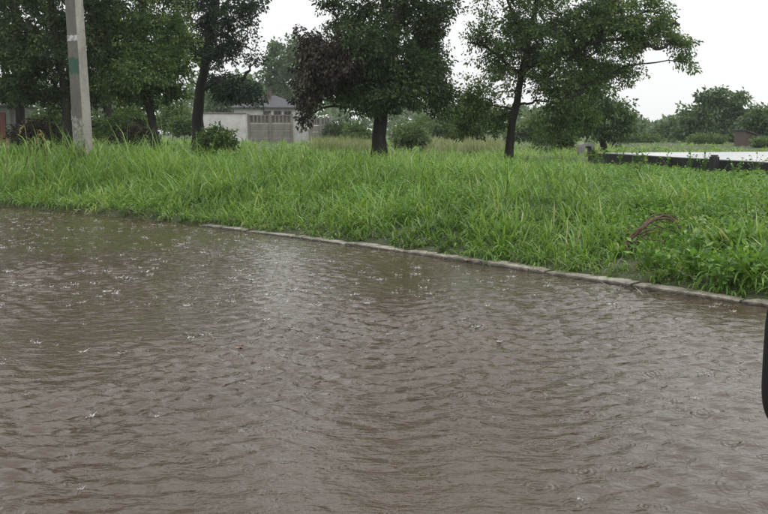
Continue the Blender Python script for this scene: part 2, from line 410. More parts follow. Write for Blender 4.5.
def verge_grass(name, tufts, per, y0, y1, wscale, power, label, hscale=1, segs=4, pts=None):
    """tufts of arching blades; every tuft has its own height and tint"""
    tx, ty = scatter(tufts, y0, y1, lambda a, b: (sdist(a, b) > .12) & slab_mask(a, b), 1.6, power)
    if pts is not None: tx, ty = pts
    nt_ = len(tx); ts = sdist(tx, ty)
    cl = sines(tx, ty, 21, 10, (.5, 2.6)); big = sines(tx, ty, 22, 8, (3, 9))
    env = np.interp(ts, [0, .25, .6, 1.2, 2.0, 4, 6, 12, 20], [.22, .26, .36, .46, .54, .54, .42, .36, .40])
    side = np.interp(tx/ty, [-.45, -.3, -.15, 0, .2, .4], [1.7, 1.5, 1.15, .95, .72, .6])       # the ground cover is lower towards the slab
    side = np.where(ts < 1.5, 1+(side-1)*np.clip(ts-.5, 0, 1), side)
    H = env*side*(.86+.3*cl+.14*big)*rng.uniform(.72, 1.2, nt_)*hscale
    H = H*np.clip(np.hypot(tx-DB[0], ty-DB[1])/.8, .44, 1)                 # flattened under the dead branch
    fa = (tx-SL0[0])*SLD[0]+(ty-SL0[1])*SLD[1]; fb = -((tx-SL0[0])*SLN[0]+(ty-SL0[1])*SLN[1])
    H = np.where((fa > -.5) & (fb > 0) & (fb < 3.5), H*np.clip(.28+.2*fb, 0, 1), H)      # thin growth along the slab
    pq = at(84, 150, Y=19.3); H = H*(1+.6*np.exp(-((tx-pq[0])**2+(ty-pq[1]+1.0)**2)/1.6))        # left uncut round the pole
    tint = .40+.17*cl+.15*big+rng.normal(0, .13, nt_)
    sp = rng.uniform(.5, 1.6, nt_)                       # how far a tuft leans open
    wf = rng.choice([.75, 1.0, 1.35, 1.8], nt_, p=[.3, .35, .25, .1])
    idx = np.repeat(np.arange(nt_), per); n = len(idx)
    az = rng.uniform(0, 2*math.pi, n); rad = .05*np.sqrt(rng.random(n))*wscale
    lean_az = rng.uniform(0, 6.28, nt_)
    x = tx[idx]+rad*np.cos(az); y = ty[idx]+rad*np.sin(az); s_ = sdist(x, y)
    L = np.clip(H[idx]*rng.uniform(.55, 1.35, n), .07, 1.4)
    W = rng.uniform(.007, .012, n)*wscale*wf[idx]
    p0 = abs(rng.normal(.2, .22, n))*sp[idx]; p1 = rng.gamma(3.4, .6, n)*np.where(rng.random(n) < .06, .35, 1)
    az = az+.5*np.sin(lean_az[idx]-az)
    edge = s_ < .45; az[edge] = rng.normal(-math.pi*.75, 1.0, edge.sum()); p1[edge] += .4
    P = np.stack([x, y, ground_z(x, y)-.015], 1)
    V, Q, k = blades(n, P, L, W, p0, p1, az, segs)
    col = np.clip(tint[idx]+rng.normal(0, .16, n)+.06*np.clip((y-14)/20, 0, 1), 0, .93)
    straw = rng.random(n) < .02; col[straw] = rng.uniform(.93, 1, straw.sum())
    o = np_obj(name, V, Q, M['grass'], smooth=True, rnd=np.repeat(col, k))
    tag(o, label, 'grass', kind='stuff'); return o
verge_grass('verge_grass', 7100, 14, 5.6, 17.5, 1.25, .9, 'tall lush green grass growing on the verge above the kerb')
verge_grass('field_grass', 4600, 11, 17.5, 34, 2.1, 1.1, 'green grass of the open field under the trees', 1, 3)
verge_grass('distant_grass', 2600, 10, 34, 80, 3.6, 1.2, 'far green grass before the fence and the distant trees', .85, 3)

_p = at(84, 150, Y=19.5); _a = rng.uniform(0, 6.28, 190); _r = .28+1.1*np.sqrt(rng.random(190))
verge_grass('pole_grass', 0, 16, 5, 20, 1.2, .9, 'uncut tall grass crowding the foot of the concrete pole', .72, 4, (_p[0]+1.3*_r*np.cos(_a), _p[1]-.75+_r*np.sin(_a)*.8))

def weed_cover(n, per):
    tx, ty = scatter(n, 5.6, 22, lambda a, b: (sdist(a, b) > .2) & slab_mask(a, b), 1.2, 1.0)
    dens = sines(tx, ty, 61, 9, (.8, 4)); k = (dens+.9*(tx/ty > .25) > .25) & (np.hypot(tx-DB[0], ty-DB[1]) > .6) & ~(((tx-SL0[0])*SLD[0]+(ty-SL0[1])*SLD[1] > -.5) & ((tx-SL0[0])*SLN[0]+(ty-SL0[1])*SLN[1] > -2.2)); tx, ty = tx[k], ty[k]; m = len(tx)
    idx = np.repeat(np.arange(m), per); q = len(idx); sp = rng.uniform(.06, .14, m)
    x = tx[idx]+rng.normal(0, 1, q)*sp[idx]; y = ty[idx]+rng.normal(0, 1, q)*sp[idx]; s_ = sdist(x, y)
    top = np.interp(s_, [0, .3, 1, 2.5, 6, 12], [.10, .16, .28, .36, .28, .24])*np.interp(tx/ty, [-.45, 0, .4], [1.2, 1, .75])[idx]*rng.uniform(.8, 1.2, m)[idx]
    P = np.stack([x, y, ground_z(x, y)+top*np.sqrt(rng.random(q))], 1)
    A = np.stack([rng.normal(0, 1, q), rng.normal(0, 1, q), rng.normal(-.1, .35, q)], 1); L = rng.uniform(.03, .062, q)
    V, T = leaf_arrays(P, A, L, L*rng.uniform(.35, .6, q), rng)
    col = np.clip(.5+rng.normal(0, .2, m)[idx]+rng.normal(0, .15, q), 0, 1)
    tag(np_obj('leafy_weeds', V, T, M['weed'], rnd=np.repeat(col, 4)), 'small leafy weeds mixed into the verge grass', 'weeds', kind='stuff')

def dry_patch(pxa, pxb, Ya, Yb, n, h, label):
    u = rng.random(n); y = rng.uniform(Ya, Yb, n); x = (pxa+(pxb-pxa)*u-384)/F*y
    L = h*rng.uniform(.6, 1.15, n)*(1+.5*sines(x, y, 31, 8, (1, 5))); W = rng.uniform(.012, .024, n)*y.mean()/26
    V, Q, k = blades(n, np.stack([x, y, ground_z(x, y)], 1), L, W, abs(rng.normal(.1, .12, n)), rng.gamma(2, .3, n), rng.uniform(0, 6.28, n), 3)
    tag(np_obj('dry_grass', V, Q, M['dry'], rnd=np.repeat(rng.random(n), k)), label, 'grass', kind='stuff')
dry_patch(312, 374, 31, 44, 7000, .46, 'pale dry grass left of the thick dark trunk, before the fence')
dry_patch(425, 505, 31, 44, 6000, .44, 'pale dry grass between the two big field trees')

# wet clippings washed against the kerb
def clippings():
    n = 5200; x = rng.uniform(-8.6, 4, n); y = kerb_y(x)
    keep = rng.random(n) < np.interp(x, [-9, -2.4, -2.1, -1, 1, 2, 4], [1, 1, .35, .22, .3, .5, .55])*(.55+.6*np.clip(sines(x, y, 41, 6, (.4, 1.6)), -.6, 1))
    x = x[keep]; n = len(x); off = rng.normal(.10, .16, n)
    y = kerb_y(x)+off/.7; z = np.maximum(np.where(off > .16, ground_z(x, y)+.02, .055), .012)*1.0
    z = np.where(off < -.0, .012, np.where(x < -2.2, z, np.maximum(z, .075)))+rng.uniform(0, .05, n)*(off > 0)
    V, Q, k = blades(n, np.stack([x, y, z], 1), rng.uniform(.06, .26, n), rng.uniform(.005, .013, n), rng.uniform(1.0, 1.6, n), rng.uniform(-.1, .9, n)*.4, rng.uniform(0, 6.28, n), 3)
    tag(np_obj('grass_clippings', V, Q, M['debris'], rnd=np.repeat(rng.random(n), k)), 'dark wet grass clippings and rubbish washed up along the kerb', 'debris', kind='stuff')
clippings()

# ------------------------------------------------------------------ leaves, trees, shrubs
def leaf_arrays(P, A, L, Wd, r):
    """two-triangle folded leaves at P pointing along A"""
    n = len(P); A = A/(np.linalg.norm(A, axis=1)[:, None]+1e-9)
    q = r.normal(size=(n, 3)); S = np.cross(A, q); S /= np.linalg.norm(S, axis=1)[:, None]+1e-9
    N = np.cross(S, A); mid = P+A*(L*.45)[:, None]; f = N*(Wd*.22)[:, None]
    V = np.stack([P, mid+S*(Wd/2)[:, None]+f, P+A*L[:, None], mid-S*(Wd/2)[:, None]+f], 1).reshape(-1, 3)
    b = np.arange(n)[:, None]*4
    T = np.concatenate([b+np.array([0, 1, 2]), b+np.array([0, 2, 3])], 1).reshape(-1, 3)
    return V, T

weed_cover(1900, 34)

def foliage(lobes, Y, skel, r, leaf, per, spread, droop=.5, shrink=.65):
    """lobes: (px, py, dY, rx, ry, n) in photo pixels at distance Y -> twigs and leaves in 3D"""
    TP = []; LV = []
    twV, twQ, nv = [], [], 0
    pos, axs, tints = [], [], []
    sc = Y/F
    for (px, py, dy, rx, ry, n) in lobes:
        c = at(px, py, Y=Y+dy); rad = np.array([rx*sc, min(rx, ry)*sc*1.05+.1, ry*sc]); rad = np.maximum(rad-spread*shrink, rad*.3)   # the leaf clumps add their own radius
        n = int(n*1.15); d = r.normal(size=(n, 3)); d /= np.linalg.norm(d, axis=1)[:, None]; rr = r.random(n)**(1/2.3)
        pts = c+d*rad*rr[:, None]
        pts[:, 2] = np.maximum(pts[:, 2], .62+.15*r.random(n))
        for p in pts:
            i = np.argmin(((skel-p)**2).sum(1)+r.random(len(skel))*.3); a = skel[i]
            m = (a+p)/2+np.array([0, 0, .12*np.linalg.norm(p-a)])+r.normal(0, .04, 3)
            ln = np.linalg.norm(p-a); k = int(per*r.uniform(.55, 1.35)); sp = spread*r.uniform(.65, 1.3)
            ax0 = (p-a)/(ln+1e-6)+r.normal(0, .35, 3)+np.array([0, 0, -.25-.3*droop]); ax0 /= np.linalg.norm(ax0)
            tipp = p+ax0*sp*1.1
            cv = np.concatenate([bezier(a, m, p, 5), [tipp]])
            v, q = tube_arrays(cv, np.append(np.linspace(.009+.006*ln, .004, 5), .0025), 3); twV.append(v); twQ.append(q+nv); nv += len(v)
            # a leafy spray round the end of the twig
            t = r.uniform(-1.35, 1.1, k); rd = r.normal(0, 1, (k, 3)); rd *= (np.minimum(np.linalg.norm(rd, axis=1), 1.9)/np.linalg.norm(rd, axis=1))[:, None]
            wid = sp*.52*np.sqrt(np.clip(1.25-np.abs(t+.1), .1, 1))
            q1 = p+ax0*(t*sp)[:, None]+rd*wid[:, None]*np.array([1, 1, .62])
            ax = ax0*.8+rd*.5+r.normal(0, .45, (k, 3))+np.array([0, 0, -droop])
            pos.append(q1); axs.append(ax); tints.append(np.full(k, r.normal(0, .15)))
    pos = np.concatenate(pos); axs = np.concatenate(axs)
    n = len(pos); L = leaf*r.uniform(.6, 1.25, n); Wd = L*r.uniform(.42, .6, n)
    V, T = leaf_arrays(pos, axs, L, Wd, r)
    return V, T, np.concatenate(tints), np.concatenate(twV), np.concatenate(twQ)

def tree(name, label, Y, trunk, limbs, lobes, seed, leaf=.11, per=55, spread=.24, mat='leafdark', group=None, rad=.15, cat='tree', droop=.5, extra=None, taper=.4, shrink=.4):
    r = np.random.default_rng(seed)
    T = np.array([at(px, py, Y=Y) for px, py in trunk]); T[0, 2] = float(ground_z(T[0, 0], T[0, 1]))-.08
    base = T[0].copy()
    root = empty(name, tuple(base), 0, label, cat, group)
    # smooth the trunk line
    t = np.linspace(0, 1, len(T)); tt = np.linspace(0, 1, 22)
    TR = np.stack([np.interp(tt, t, T[:, k]) for k in range(3)], 1)
    for _ in range(3): TR[1:-1] = (TR[:-2]+2*TR[1:-1]+TR[2:])/4
    TR[2:] += r.normal(0, rad*.10, (20, 3))*np.array([1, 1, 0])
    rr = rad*(1-(1-taper)*tt)*(1+.55*np.exp(-tt*22)); rr[-4:] *= np.linspace(1, .35, 4)
    tv, tq = tube_arrays(TR, rr, 12)
    j = r.normal(0, .06, len(tv))                               # knobbly bark outline
    cen = np.repeat(TR, 12, 0); tv = cen+(tv-cen)*(1+j)[:, None]
    Vs, Qs, nv = [tv], [tq], len(tv); skel = [TR[4:]]
    for lb in limbs:
        dyo = np.linspace(0, lb[2], len(lb[0])); P = np.array([at(px, py, Y=Y+d) for (px, py), d in zip(lb[0], dyo)])
        u = np.linspace(0, 1, len(P)); uu = np.linspace(0, 1, 14)
        P = np.stack([np.interp(uu, u, P[:, k]) for k in range(3)], 1)
        for _ in range(2): P[1:-1] = (P[:-2]+2*P[1:-1]+P[2:])/4
        P[2:] += r.normal(0, .025, (12, 3))
        v, q = tube_arrays(P, np.linspace(lb[1], lb[1]*.3, 14), 8); Vs.append(v); Qs.append(q+nv); nv += len(v); skel.append(P[3:])
    # secondary limbs towards each lobe
    sk = np.concatenate(skel)
    for (px, py, dy, rx, ry, n) in lobes+(extra[1] if extra else []):
        c = at(px, py, Y=Y+dy); low = sk[sk[:, 2] < max(c[2]+.1, sk[:, 2].min()+.3)]
        a = low[np.argmin(((low-c)**2).sum(1))]; ln = np.linalg.norm(c-a)
        if ln < .25: continue
        cv = bezier(a, (a+c)/2+np.array([0, 0, .18*ln]), c, 9); cv[1:-1] += r.normal(0, .03, (7, 3))
        v, q = tube_arrays(cv, np.linspace(min(.06, rad*.4), .012, 9), 6); Vs.append(v); Qs.append(q+nv); nv += len(v); skel.append(cv[2:])
    skel = np.concatenate(skel)
    def put(nm, V, Q, mt, **kw):
        o = np_obj(nm, V-base, Q, mt, root, **kw); return o
    trunkname = 'trunk' if cat == 'tree' else 'stem'
    put(trunkname, np.concatenate(Vs), np.concatenate(Qs), M['bark'], smooth=True)
    V, Tt, n, wv, wq = foliage(lobes, Y, skel, r, leaf, per, spread, droop, shrink if Y < 40 else .2)
    cr = put('crown', V, Tt, M[mat], rnd=np.repeat(np.clip(r.beta(2, 2.6, len(n))+n, 0, 1), 4)); cr['kind'] = 'stuff'
    tw = np_obj('twigs', wv-base, wq, M['twig'], cr); tw['kind'] = 'stuff'
    if extra:
        V, Tt, n, wv, wq = foliage(extra[1], Y, skel, r, leaf*1.1, per, spread*.9, 1.1)
        o = put('dead_bough', V, Tt, M['leafdead'], rnd=np.repeat(np.clip(r.beta(1.6, 2.6, len(n))+n, 0, 1), 4)); o['label'] = extra[0]; o['kind'] = 'stuff'
        tw = np_obj('twigs', wv-base, wq, M['twig'], o); tw['kind'] = 'stuff'
    return root

BIG = 'big trees standing in the grass field'
# thick dark tree with the withered bough
tree('broadleaf_tree', 'thick dark trunked tree with a withered brown bough hanging towards the house', 21,
     [(380, 152), (379, 125), (381, 100), (387, 70), (394, 35), (402, 0), (408, -60), (410, -120), (408, -190)],
     [([(385, 80), (360, 60), (335, 55), (318, 60)], .075, -.6), ([(390, 55), (412, 45), (432, 40), (448, 25)], .06, .5),
      ([(395, 35), (385, 5), (365, -30), (350, -60)], .07, .8), ([(402, 5), (425, -25), (440, -60)], .07, -.6), ([(383, 95), (405, 85), (430, 85)], .04, -.8)],
     [(372, 45, -.7, 36, 38, 60), (405, 22, .4, 40, 34, 44), (400, 78, -.6, 38, 30, 56), (432, 62, .5, 24, 38, 44), (440, 98, .2, 17, 20, 24), (358, 92, -.6, 26, 20, 34),
      (392, 100, -1.1, 24, 14, 28), (352, 22, .5, 34, 26, 26), (432, 10, 0, 30, 20, 22), (335, 3, -.4, 18, 12, 9), (420, 50, 1.2, 36, 44, 26), (370, 75, 1.2, 40, 34, 26),
      (325, 60, -.3, 26, 30, 14), (340, 85, -.4, 22, 20, 14), (400, -35, 0, 70, 40, 60), (360, -70, .6, 50, 40, 36), (440, -80, -.6, 50, 40, 36), (400, -130, 0, 60, 40, 40), (405, -200, 0, 50, 50, 40)],
     101, .085, 92, .25, 'leafdark', BIG, .172, extra=('withered brown leaves on a dead bough', [(322, 70, -.6, 28, 28, 54), (312, 48, -.5, 22, 20, 24), (309, 98, -.6, 13, 13, 10), (305, 116, -.6, 5, 9, 3), (345, 58, -.9, 20, 28, 22)]))
# airy tree with the leaning trunk and the long limb over the slab
tree('broadleaf_tree', 'airy tree with leaning slim trunk and a long limb reaching towards the slab', 24,
     [(508, 152), (511, 128), (516, 105), (520, 82), (523, 62), (530, 35), (538, 0), (545, -60), (550, -110), (548, -180)],
     [([(520, 75), (500, 55), (482, 45), (468, 42)], .05, -.5), ([(523, 66), (545, 64), (570, 50), (600, 39), (632, 38), (660, 48)], .085, -1), ([(528, 40), (510, 10), (500, -30)], .06, .7),
      ([(600, 39), (625, 15), (655, 10), (680, 25)], .05, -.6), ([(516, 105), (540, 100), (565, 100)], .04, -.6), ([(514, 110), (495, 105), (478, 108)], .035, -.5)],
     [(487, 40, -.3, 26, 30, 20), (500, 72, 0, 28, 26, 26), (476, 104, -.4, 24, 28, 38), (462, 124, -.3, 14, 14, 10), (500, 118, .3, 24, 14, 14), (520, 30, .5, 34, 34, 34), (553, 28, -.5, 36, 34, 46), (548, 75, -.4, 24, 22, 20),
      (563, 100, -.5, 32, 26, 40), (590, 72, -.3, 24, 24, 28), (592, 30, .2, 26, 26, 28), (560, 126, -.2, 26, 10, 14), (622, 52, -.8, 20, 12, 11), (630, 24, -.6, 28, 20, 30), (660, 28, -.7, 24, 18, 22), (600, 15, -.5, 40, 26, 36), (640, 45, -.7, 20, 10, 12),
      (678, 42, -.7, 14, 16, 12), (684, 62, -.7, 9, 14, 6), (628, 72, -.6, 14, 8, 5), (610, 5, .2, 34, 16, 20), (655, 2, -.4, 20, 10, 8),
      (480, -10, .2, 30, 26, 18), (540, -25, 0, 60, 34, 50), (600, -30, -.4, 40, 26, 20), (530, -80, 0, 70, 40, 44), (550, -130, 0, 60, 40, 36), (535, 55, .6, 36, 34, 34), (575, 50, .5, 36, 34, 36), (610, 75, .2, 22, 20, 20), (580, 118, 0, 22, 16, 18), (548, -190, 0, 46, 44, 30)],
     102, .084, 90, .26, 'leafmid', BIG, .11)
# tree before the white wall
tree('broadleaf_tree', 'tall blue green tree with a straight stout trunk before the whitewashed wall', 26,
     [(197, 146), (198, 120), (199, 95), (204, 65), (211, 30), (217, -10), (220, -70), (222, -120), (220, -230)],
     [([(199, 92), (218, 82), (240, 84), (254, 92)], .05, -.6), ([(205, 62), (230, 42), (255, 50)], .05, -.4), ([(203, 70), (190, 45), (180, 15)], .06, .6), ([(213, 20), (235, -5), (255, -30)], .06, -.3)],
     [(234, 90, -.4, 24, 12, 34), (250, 95, -.6, 13, 8, 12), (218, 84, 1.0, 16, 14, 16), (228, 24, -.3, 28, 24, 30), (250, 10, -.2, 17, 16, 12), (236, 48, -.4, 22, 12, 13), (256, 60, -.4, 10, 6, 4), (200, 40, .5, 26, 30, 36), (206, 5, 0, 30, 24, 26),
      (218, 55, -.5, 22, 14, 18), (262, -5, 0, 10, 14, 5), (190, -20, .5, 40, 30, 30), (235, -45, 0, 36, 34, 34), (210, -100, 0, 46, 40, 36), (222, -170, 0, 44, 46, 36), (220, -240, 0, 34, 44, 24)],
     103, .088, 86, .26, 'leafpine', BIG, .165)
tree('broadleaf_tree', 'bushy tree with a thin curved trunk between the pole and the stout trunk', 23,
     [(157, 147), (153, 128), (149, 108), (146, 85), (143, 55), (141, 20), (140, -30), (140, -80), (140, -150)],
     [([(147, 90), (165, 75), (180, 68)], .04, -.4), ([(146, 80), (125, 65), (112, 70)], .04, -.4)],
     [(142, 72, -.8, 34, 26, 50), (168, 66, -.3, 24, 26, 40), (116, 80, -.3, 20, 22, 28), (140, 98, .3, 24, 12, 22), (172, 92, .3, 14, 14, 16), (145, 30, 0, 42, 30, 54), (178, 30, .2, 18, 28, 20), (110, 35, .2, 22, 30, 30),
      (140, -20, 0, 50, 30, 40), (140, -80, 0, 46, 36, 34), (140, -150, 0, 44, 46, 34)],
     104, .085, 90, .25, 'leafmid', BIG, .115)
tree('broadleaf_tree', 'dark dense tree close behind the concrete pole', 22.5,
     [(68, 146), (67, 125), (66, 100), (62, 70), (56, 35), (50, 0), (46, -60), (45, -110), (42, -220)],
     [([(66, 95), (45, 75), (25, 70)], .05, -.4), ([(64, 80), (85, 60), (102, 55)], .05, .3), ([(60, 55), (35, 30), (15, 15)], .05, -.3)],
     [(40, 62, -.3, 36, 28, 50), (14, 80, -.3, 22, 20, 26), (78, 80, .4, 26, 20, 30), (100, 50, .2, 22, 26, 28), (55, 96, .3, 34, 10, 26), (14, 34, -.3, 24, 28, 26), (62, 28, .3, 34, 28, 36), (100, 10, .3, 26, 24, 22),
      (20, -10, 0, 40, 26, 30), (70, -25, 0, 44, 30, 34), (45, -85, 0, 56, 36, 40), (-25, 40, 0, 30, 40, 22), (45, -160, 0, 56, 50, 44), (42, -240, 0, 46, 50, 30)],
     105, .09, 80, .25, 'leafdark', BIG, .115)
DARK = 'dark trees at the back of the field'
tree('broadleaf_tree', 'shaded tree behind the low red gated shed', 31, [(20, 143), (20, 115), (18, 80), (16, 40), (15, -10), (15, -70), (14, -190)], [],
     [(5, 60, 0, 44, 34, 46), (40, 40, .5, 40, 36, 46), (20, 92, 0, 44, 16, 34), (10, 5, 0, 50, 32, 40), (50, -20, 0, 44, 36, 34), (10, -60, 0, 50, 36, 30), (15, -130, 0, 60, 50, 40), (10, -210, 0, 50, 50, 30)], 106, .16, 46, .3, 'leafdark', DARK, .16)
tree('broadleaf_tree', 'shaded tree filling the gap between pole and thin curved trunk', 33, [(108, 142), (108, 115), (107, 80), (105, 40), (104, -10), (104, -60), (104, -170)], [],
     [(100, 70, 0, 40, 28, 40), (130, 50, .5, 36, 34, 38), (85, 35, 0, 36, 36, 38), (120, 5, 0, 46, 34, 38), (100, -50, 0, 50, 34, 30), (168, 50, .8, 22, 34, 24), (170, 0, .6, 24, 30, 20), (100, 98, .3, 36, 12, 20), (104, -120, 0, 56, 46, 38), (104, -190, 0, 44, 44, 28)], 107, .16, 46, .3, 'leafdark', DARK, .16)
tree('broadleaf_tree', 'shaded tree standing left of the shed with the red gate', 25, [(-62, 146), (-62, 110), (-60, 70), (-60, 20), (-60, -60), (-60, -180)], [],
     [(-60, 70, 0, 44, 34, 46), (-50, 20, .5, 50, 40, 46), (-70, 105, 0, 40, 14, 24), (-60, -40, 0, 56, 46, 44), (-60, -120, 0, 56, 50, 40), (-58, -200, 0, 44, 50, 28)], 111, .15, 46, .27, 'leafdark', DARK, .16)
# right side
tree('broadleaf_tree', 'low bushy pale green tree behind the far end of the slab', 34, [(604, 148), (603, 130), (602, 110), (600, 90)], [([(603, 120), (620, 108)], .04, 0)],
     [(600, 106, 0, 26, 24, 44), (620, 116, .3, 17, 18, 26), (582, 118, 0, 22, 18, 26), (605, 134, 0, 26, 9, 20), (628, 128, 0, 9, 11, 8), (575, 96, .5, 20, 24, 22)], 108, .15, 50, .26, 'leaffar', 'distant trees beyond the slab', .12)
tree('broadleaf_tree', 'distant loose crowned tree rising above the hazy row beyond the slab', 62, [(712, 147), (713, 130), (716, 115), (718, 102), (719, 92)], [([(715, 118), (705, 105), (703, 95)], .06, 0), ([(717, 112), (732, 100), (742, 96)], .05, 0)],
     [(708, 98, 0, 10, 8, 12), (722, 96, 0, 9, 9, 11), (738, 100, 0, 11, 8, 10), (700, 114, 0, 18, 12, 20), (722, 112, 0, 20, 13, 22), (730, 106, 0, 10, 9, 9), (712, 106, 0, 10, 9, 9), (688, 120, 0, 12, 9, 12), (742, 118, 0, 10, 10, 9), (712, 134, 0, 32, 12, 60), (690, 130, 0, 16, 14, 26), (732, 136, 0, 20, 11, 26)], 109, .3, 42, .42, 'leaffar', 'distant trees beyond the slab', .16)
tree('broadleaf_tree', 'distant rounded tree overhanging the brown shed', 52, [(762, 149), (762, 135), (763, 120)], [],
     [(762, 120, 0, 16, 13, 30), (775, 128, 0, 16, 18, 30), (750, 122, 0, 9, 8, 10), (790, 118, 0, 18, 20, 26)], 110, .26, 42, .36, 'leaffar', 'distant trees beyond the slab', .14)
for i, (px, py, rx, ry, Y, lb) in enumerate([(672, 132, 15, 13, 72, 'hazy rounded tree beside the loose crowned tree beyond the slab'), (656, 137, 12, 9, 95, 'small far tree deep in the haze beyond the slab end'),
        (640, 136, 9, 10, 110, 'tiny far tree in the haze past the low bushy pale tree')]):
    tree('broadleaf_tree', lb, Y, [(px, 148-i*2), (px, py+4), (px, py-ry*.4)], [], [(px, py, 0, rx, ry, 50), (px-rx*.5, py+ry*.4, 0, rx*.6, ry*.6, 24), (px+rx*.5, py+ry*.3, 0, rx*.6, ry*.7, 24)], 120+i, .34, 40, .45, 'leaffar', 'distant trees beyond the slab', .14)
# behind the house
HB = 'trees behind the house'
tree('broadleaf_tree', 'grey green tree rising behind the dark hipped roof', 88, [(285, 140), (285, 110), (284, 80), (283, 50)], [],
     [(284, 62, 0, 20, 20, 40), (270, 85, 0, 18, 16, 30), (296, 85, 0, 22, 22, 40), (276, 48, 0, 9, 9, 9), (300, 52, 0, 16, 16, 24), (285, 108, 0, 30, 16, 40)], 130, .36, 48, .55, 'leaffar', HB, .22)
tree('broadleaf_tree', 'pale tree behind the whitewashed wall', 80, [(232, 140), (232, 115), (232, 95)], [], [(232, 100, 0, 20, 14, 34), (252, 96, 0, 12, 10, 16), (212, 105, 0, 18, 14, 24)], 131, .34, 46, .5, 'leaffar', HB, .18)

def shrub(label, px, py, rx, ry, Y, mat, seed, n=46, leaf=None, group='shrubs under and between the trees'):
    """several leafy boughs from the ground up, uneven in height"""
    r = random.Random(seed); lobes = []; limbs = []
    for k in range(7):
        u = -1+2*(k+.5)/7+r.uniform(-.15, .15); h = (1-.45*u*u)*r.uniform(.55, 1.2)
        cx, cy = px+u*rx*1.0, py+ry*.9-ry*1.55*h*.62
        lobes.append((cx, cy, r.uniform(-.5, .5), rx*r.uniform(.28, .42), ry*.62*h, max(6, n//4)))
        lobes.append((px+u*rx*1.15, py+ry*.75, r.uniform(-.4, .4), rx*.3, ry*.35, max(4, n//8)))
        limbs.append(([(px, py+ry), (px+u*rx*.5, py+ry*.4), (cx, cy)], .014, r.uniform(-.3, .3)))
    return tree('shrub', label, Y, [(px, py+ry*1.1), (px+rx*.05, py+ry*.4), (px, py)], limbs, lobes, seed, leaf or (.035+.0022*Y), 46, .13+.0035*Y, mat, group, .02, 'shrub', .2, shrink=.15)
shrub('withered reddish brown shrub below the dark trees by the red gate', 36, 128, 18, 11, 23, 'leafdead', 201, 36)
shrub('yellow green shrub growing beside the concrete pole', 50, 117, 14, 16, 26, 'leafpale', 202, 30)
shrub('dark shrub between the concrete pole and the thin curved trunk', 108, 122, 20, 16, 29, 'leafmid', 203)
shrub('brownish scrub at the foot of the thin curved trunk', 136, 132, 14, 8, 26, 'leafdead', 204, 22)
shrub('olive shrub behind the thin curved trunk', 128, 112, 18, 18, 38, 'leafmid', 205)
shrub('light shrub across the lawn before the stout trunk', 172, 114, 16, 17, 46, 'leafpale', 206)
shrub('darker shrub at the end of the lawn beside the stout trunk', 184, 122, 11, 10, 42, 'leafmid', 207, 26)
shrub('leafy green shrub in front of the whitewashed wall', 216, 136, 12, 9, 21, 'leafmid', 208, 26)
shrub('dark round shrub at the open end of the concrete fence', 338, 128, 12, 12, 52, 'leafdark', 209, 34)
shrub('green shrub under the withered bough right of the dark round shrub', 358, 128, 10, 11, 42, 'leafmid', 210, 26)
shrub('leafy shrub growing against the thick dark trunk', 411, 131, 14, 14, 34, 'leafpale', 211, 36)
shrub('pale yellow green shrub between the two big field trees', 438, 119, 20, 18, 48, 'leafpale', 212, 44)
shrub('hazy pale shrub behind the dry grass', 468, 124, 18, 13, 58, 'leafpale', 213, 40)
shrub('grey green shrub behind the leaning slim trunk', 532, 126, 22, 14, 40, 'leafpale', 214, 40)
shrub('low green shrub left of the small concrete arch', 558, 134, 16, 10, 33, 'leafmid', 215, 30)
shrub('low pale bush beyond the middle of the slab', 640, 143, 18, 5, 60, 'leafpale', 216, 24)
shrub('yellow green bush beside the brown shed', 764, 147, 8, 7, 44, 'leafpale', 217, 20)
shrub('bright low bush at the foot of the loose crowned tree', 706, 146, 14, 4, 54, 'leafpale', 218, 22)

def woodland():
    r = np.random.default_rng(77); n = 16000
    px = r.uniform(-60, 830, n); y = r.uniform(140, 185, n); x = (px-384)/F*y
    top = np.interp(px, [-60, 300, 420, 480, 560, 620, 650, 700, 830], [9, 9, 6.0, 5.0, 4.6, 3.2, 2.3, 3, 4])*(1+.28*sines(px, y*0, 78, 8, (18, 90)))
    z = .3+top*r.random(n)**.7
    V, T = leaf_arrays(np.stack([x, y, z], 1), r.normal(size=(n, 3)), r.uniform(.7, 1.5, n), r.uniform(.5, .9, n), r)
    tag(np_obj('far_woodland', V, T, M['leaffar'], rnd=np.repeat(r.random(n), 4)), 'far belt of woodland closing the horizon in the haze', 'woodland', kind='stuff')
woodland()

# ------------------------------------------------------------------ concrete pole
pb = at(84, 150, Y=19.5); pz = float(ground_z(pb[0], pb[1]))
pole = empty('utility_pole', (pb[0], pb[1], pz-.1), 0, 'square concrete utility pole with white and green paint marks in the grass', 'pole')
pole.rotation_euler = (0, R(-1.0), 0)
mb = MB(); n = 30; H = 8.2
jr = random.Random(9)
for i in range(n+1):
    t = i/n; a = .158-.035*t; b = .140-.03*t; c = .016
    ring = [(-a+c, -b), (a-c, -b), (a, -b+c), (a, b-c), (a-c, b), (-a+c, b), (-a, b-c), (-a, -b+c)]
    for (x, y) in ring: mb.v.append((x+jr.uniform(-.0018, .0018), y+jr.uniform(-.0018, .0018), t*H))
for i in range(n):
    for j in range(8): mb.f.append((i*8+j, i*8+(j+1) % 8, (i+1)*8+(j+1) % 8, (i+1)*8+j))
mb.f += [tuple(range(8)), tuple(range(n*8, n*8+8))]
shaft = mb.build('shaft', M['pole'], pole)
shaft.rotation_euler = (0, 0, R(-22))
shaft.data.materials.append(M['pole_shade'])
for pl in shaft.data.polygons:                    # side turned from the sun: its shade is painted in as darker concrete
    if pl.normal.y < -.75 and abs(pl.normal.z) < .5: pl.material_index = 1
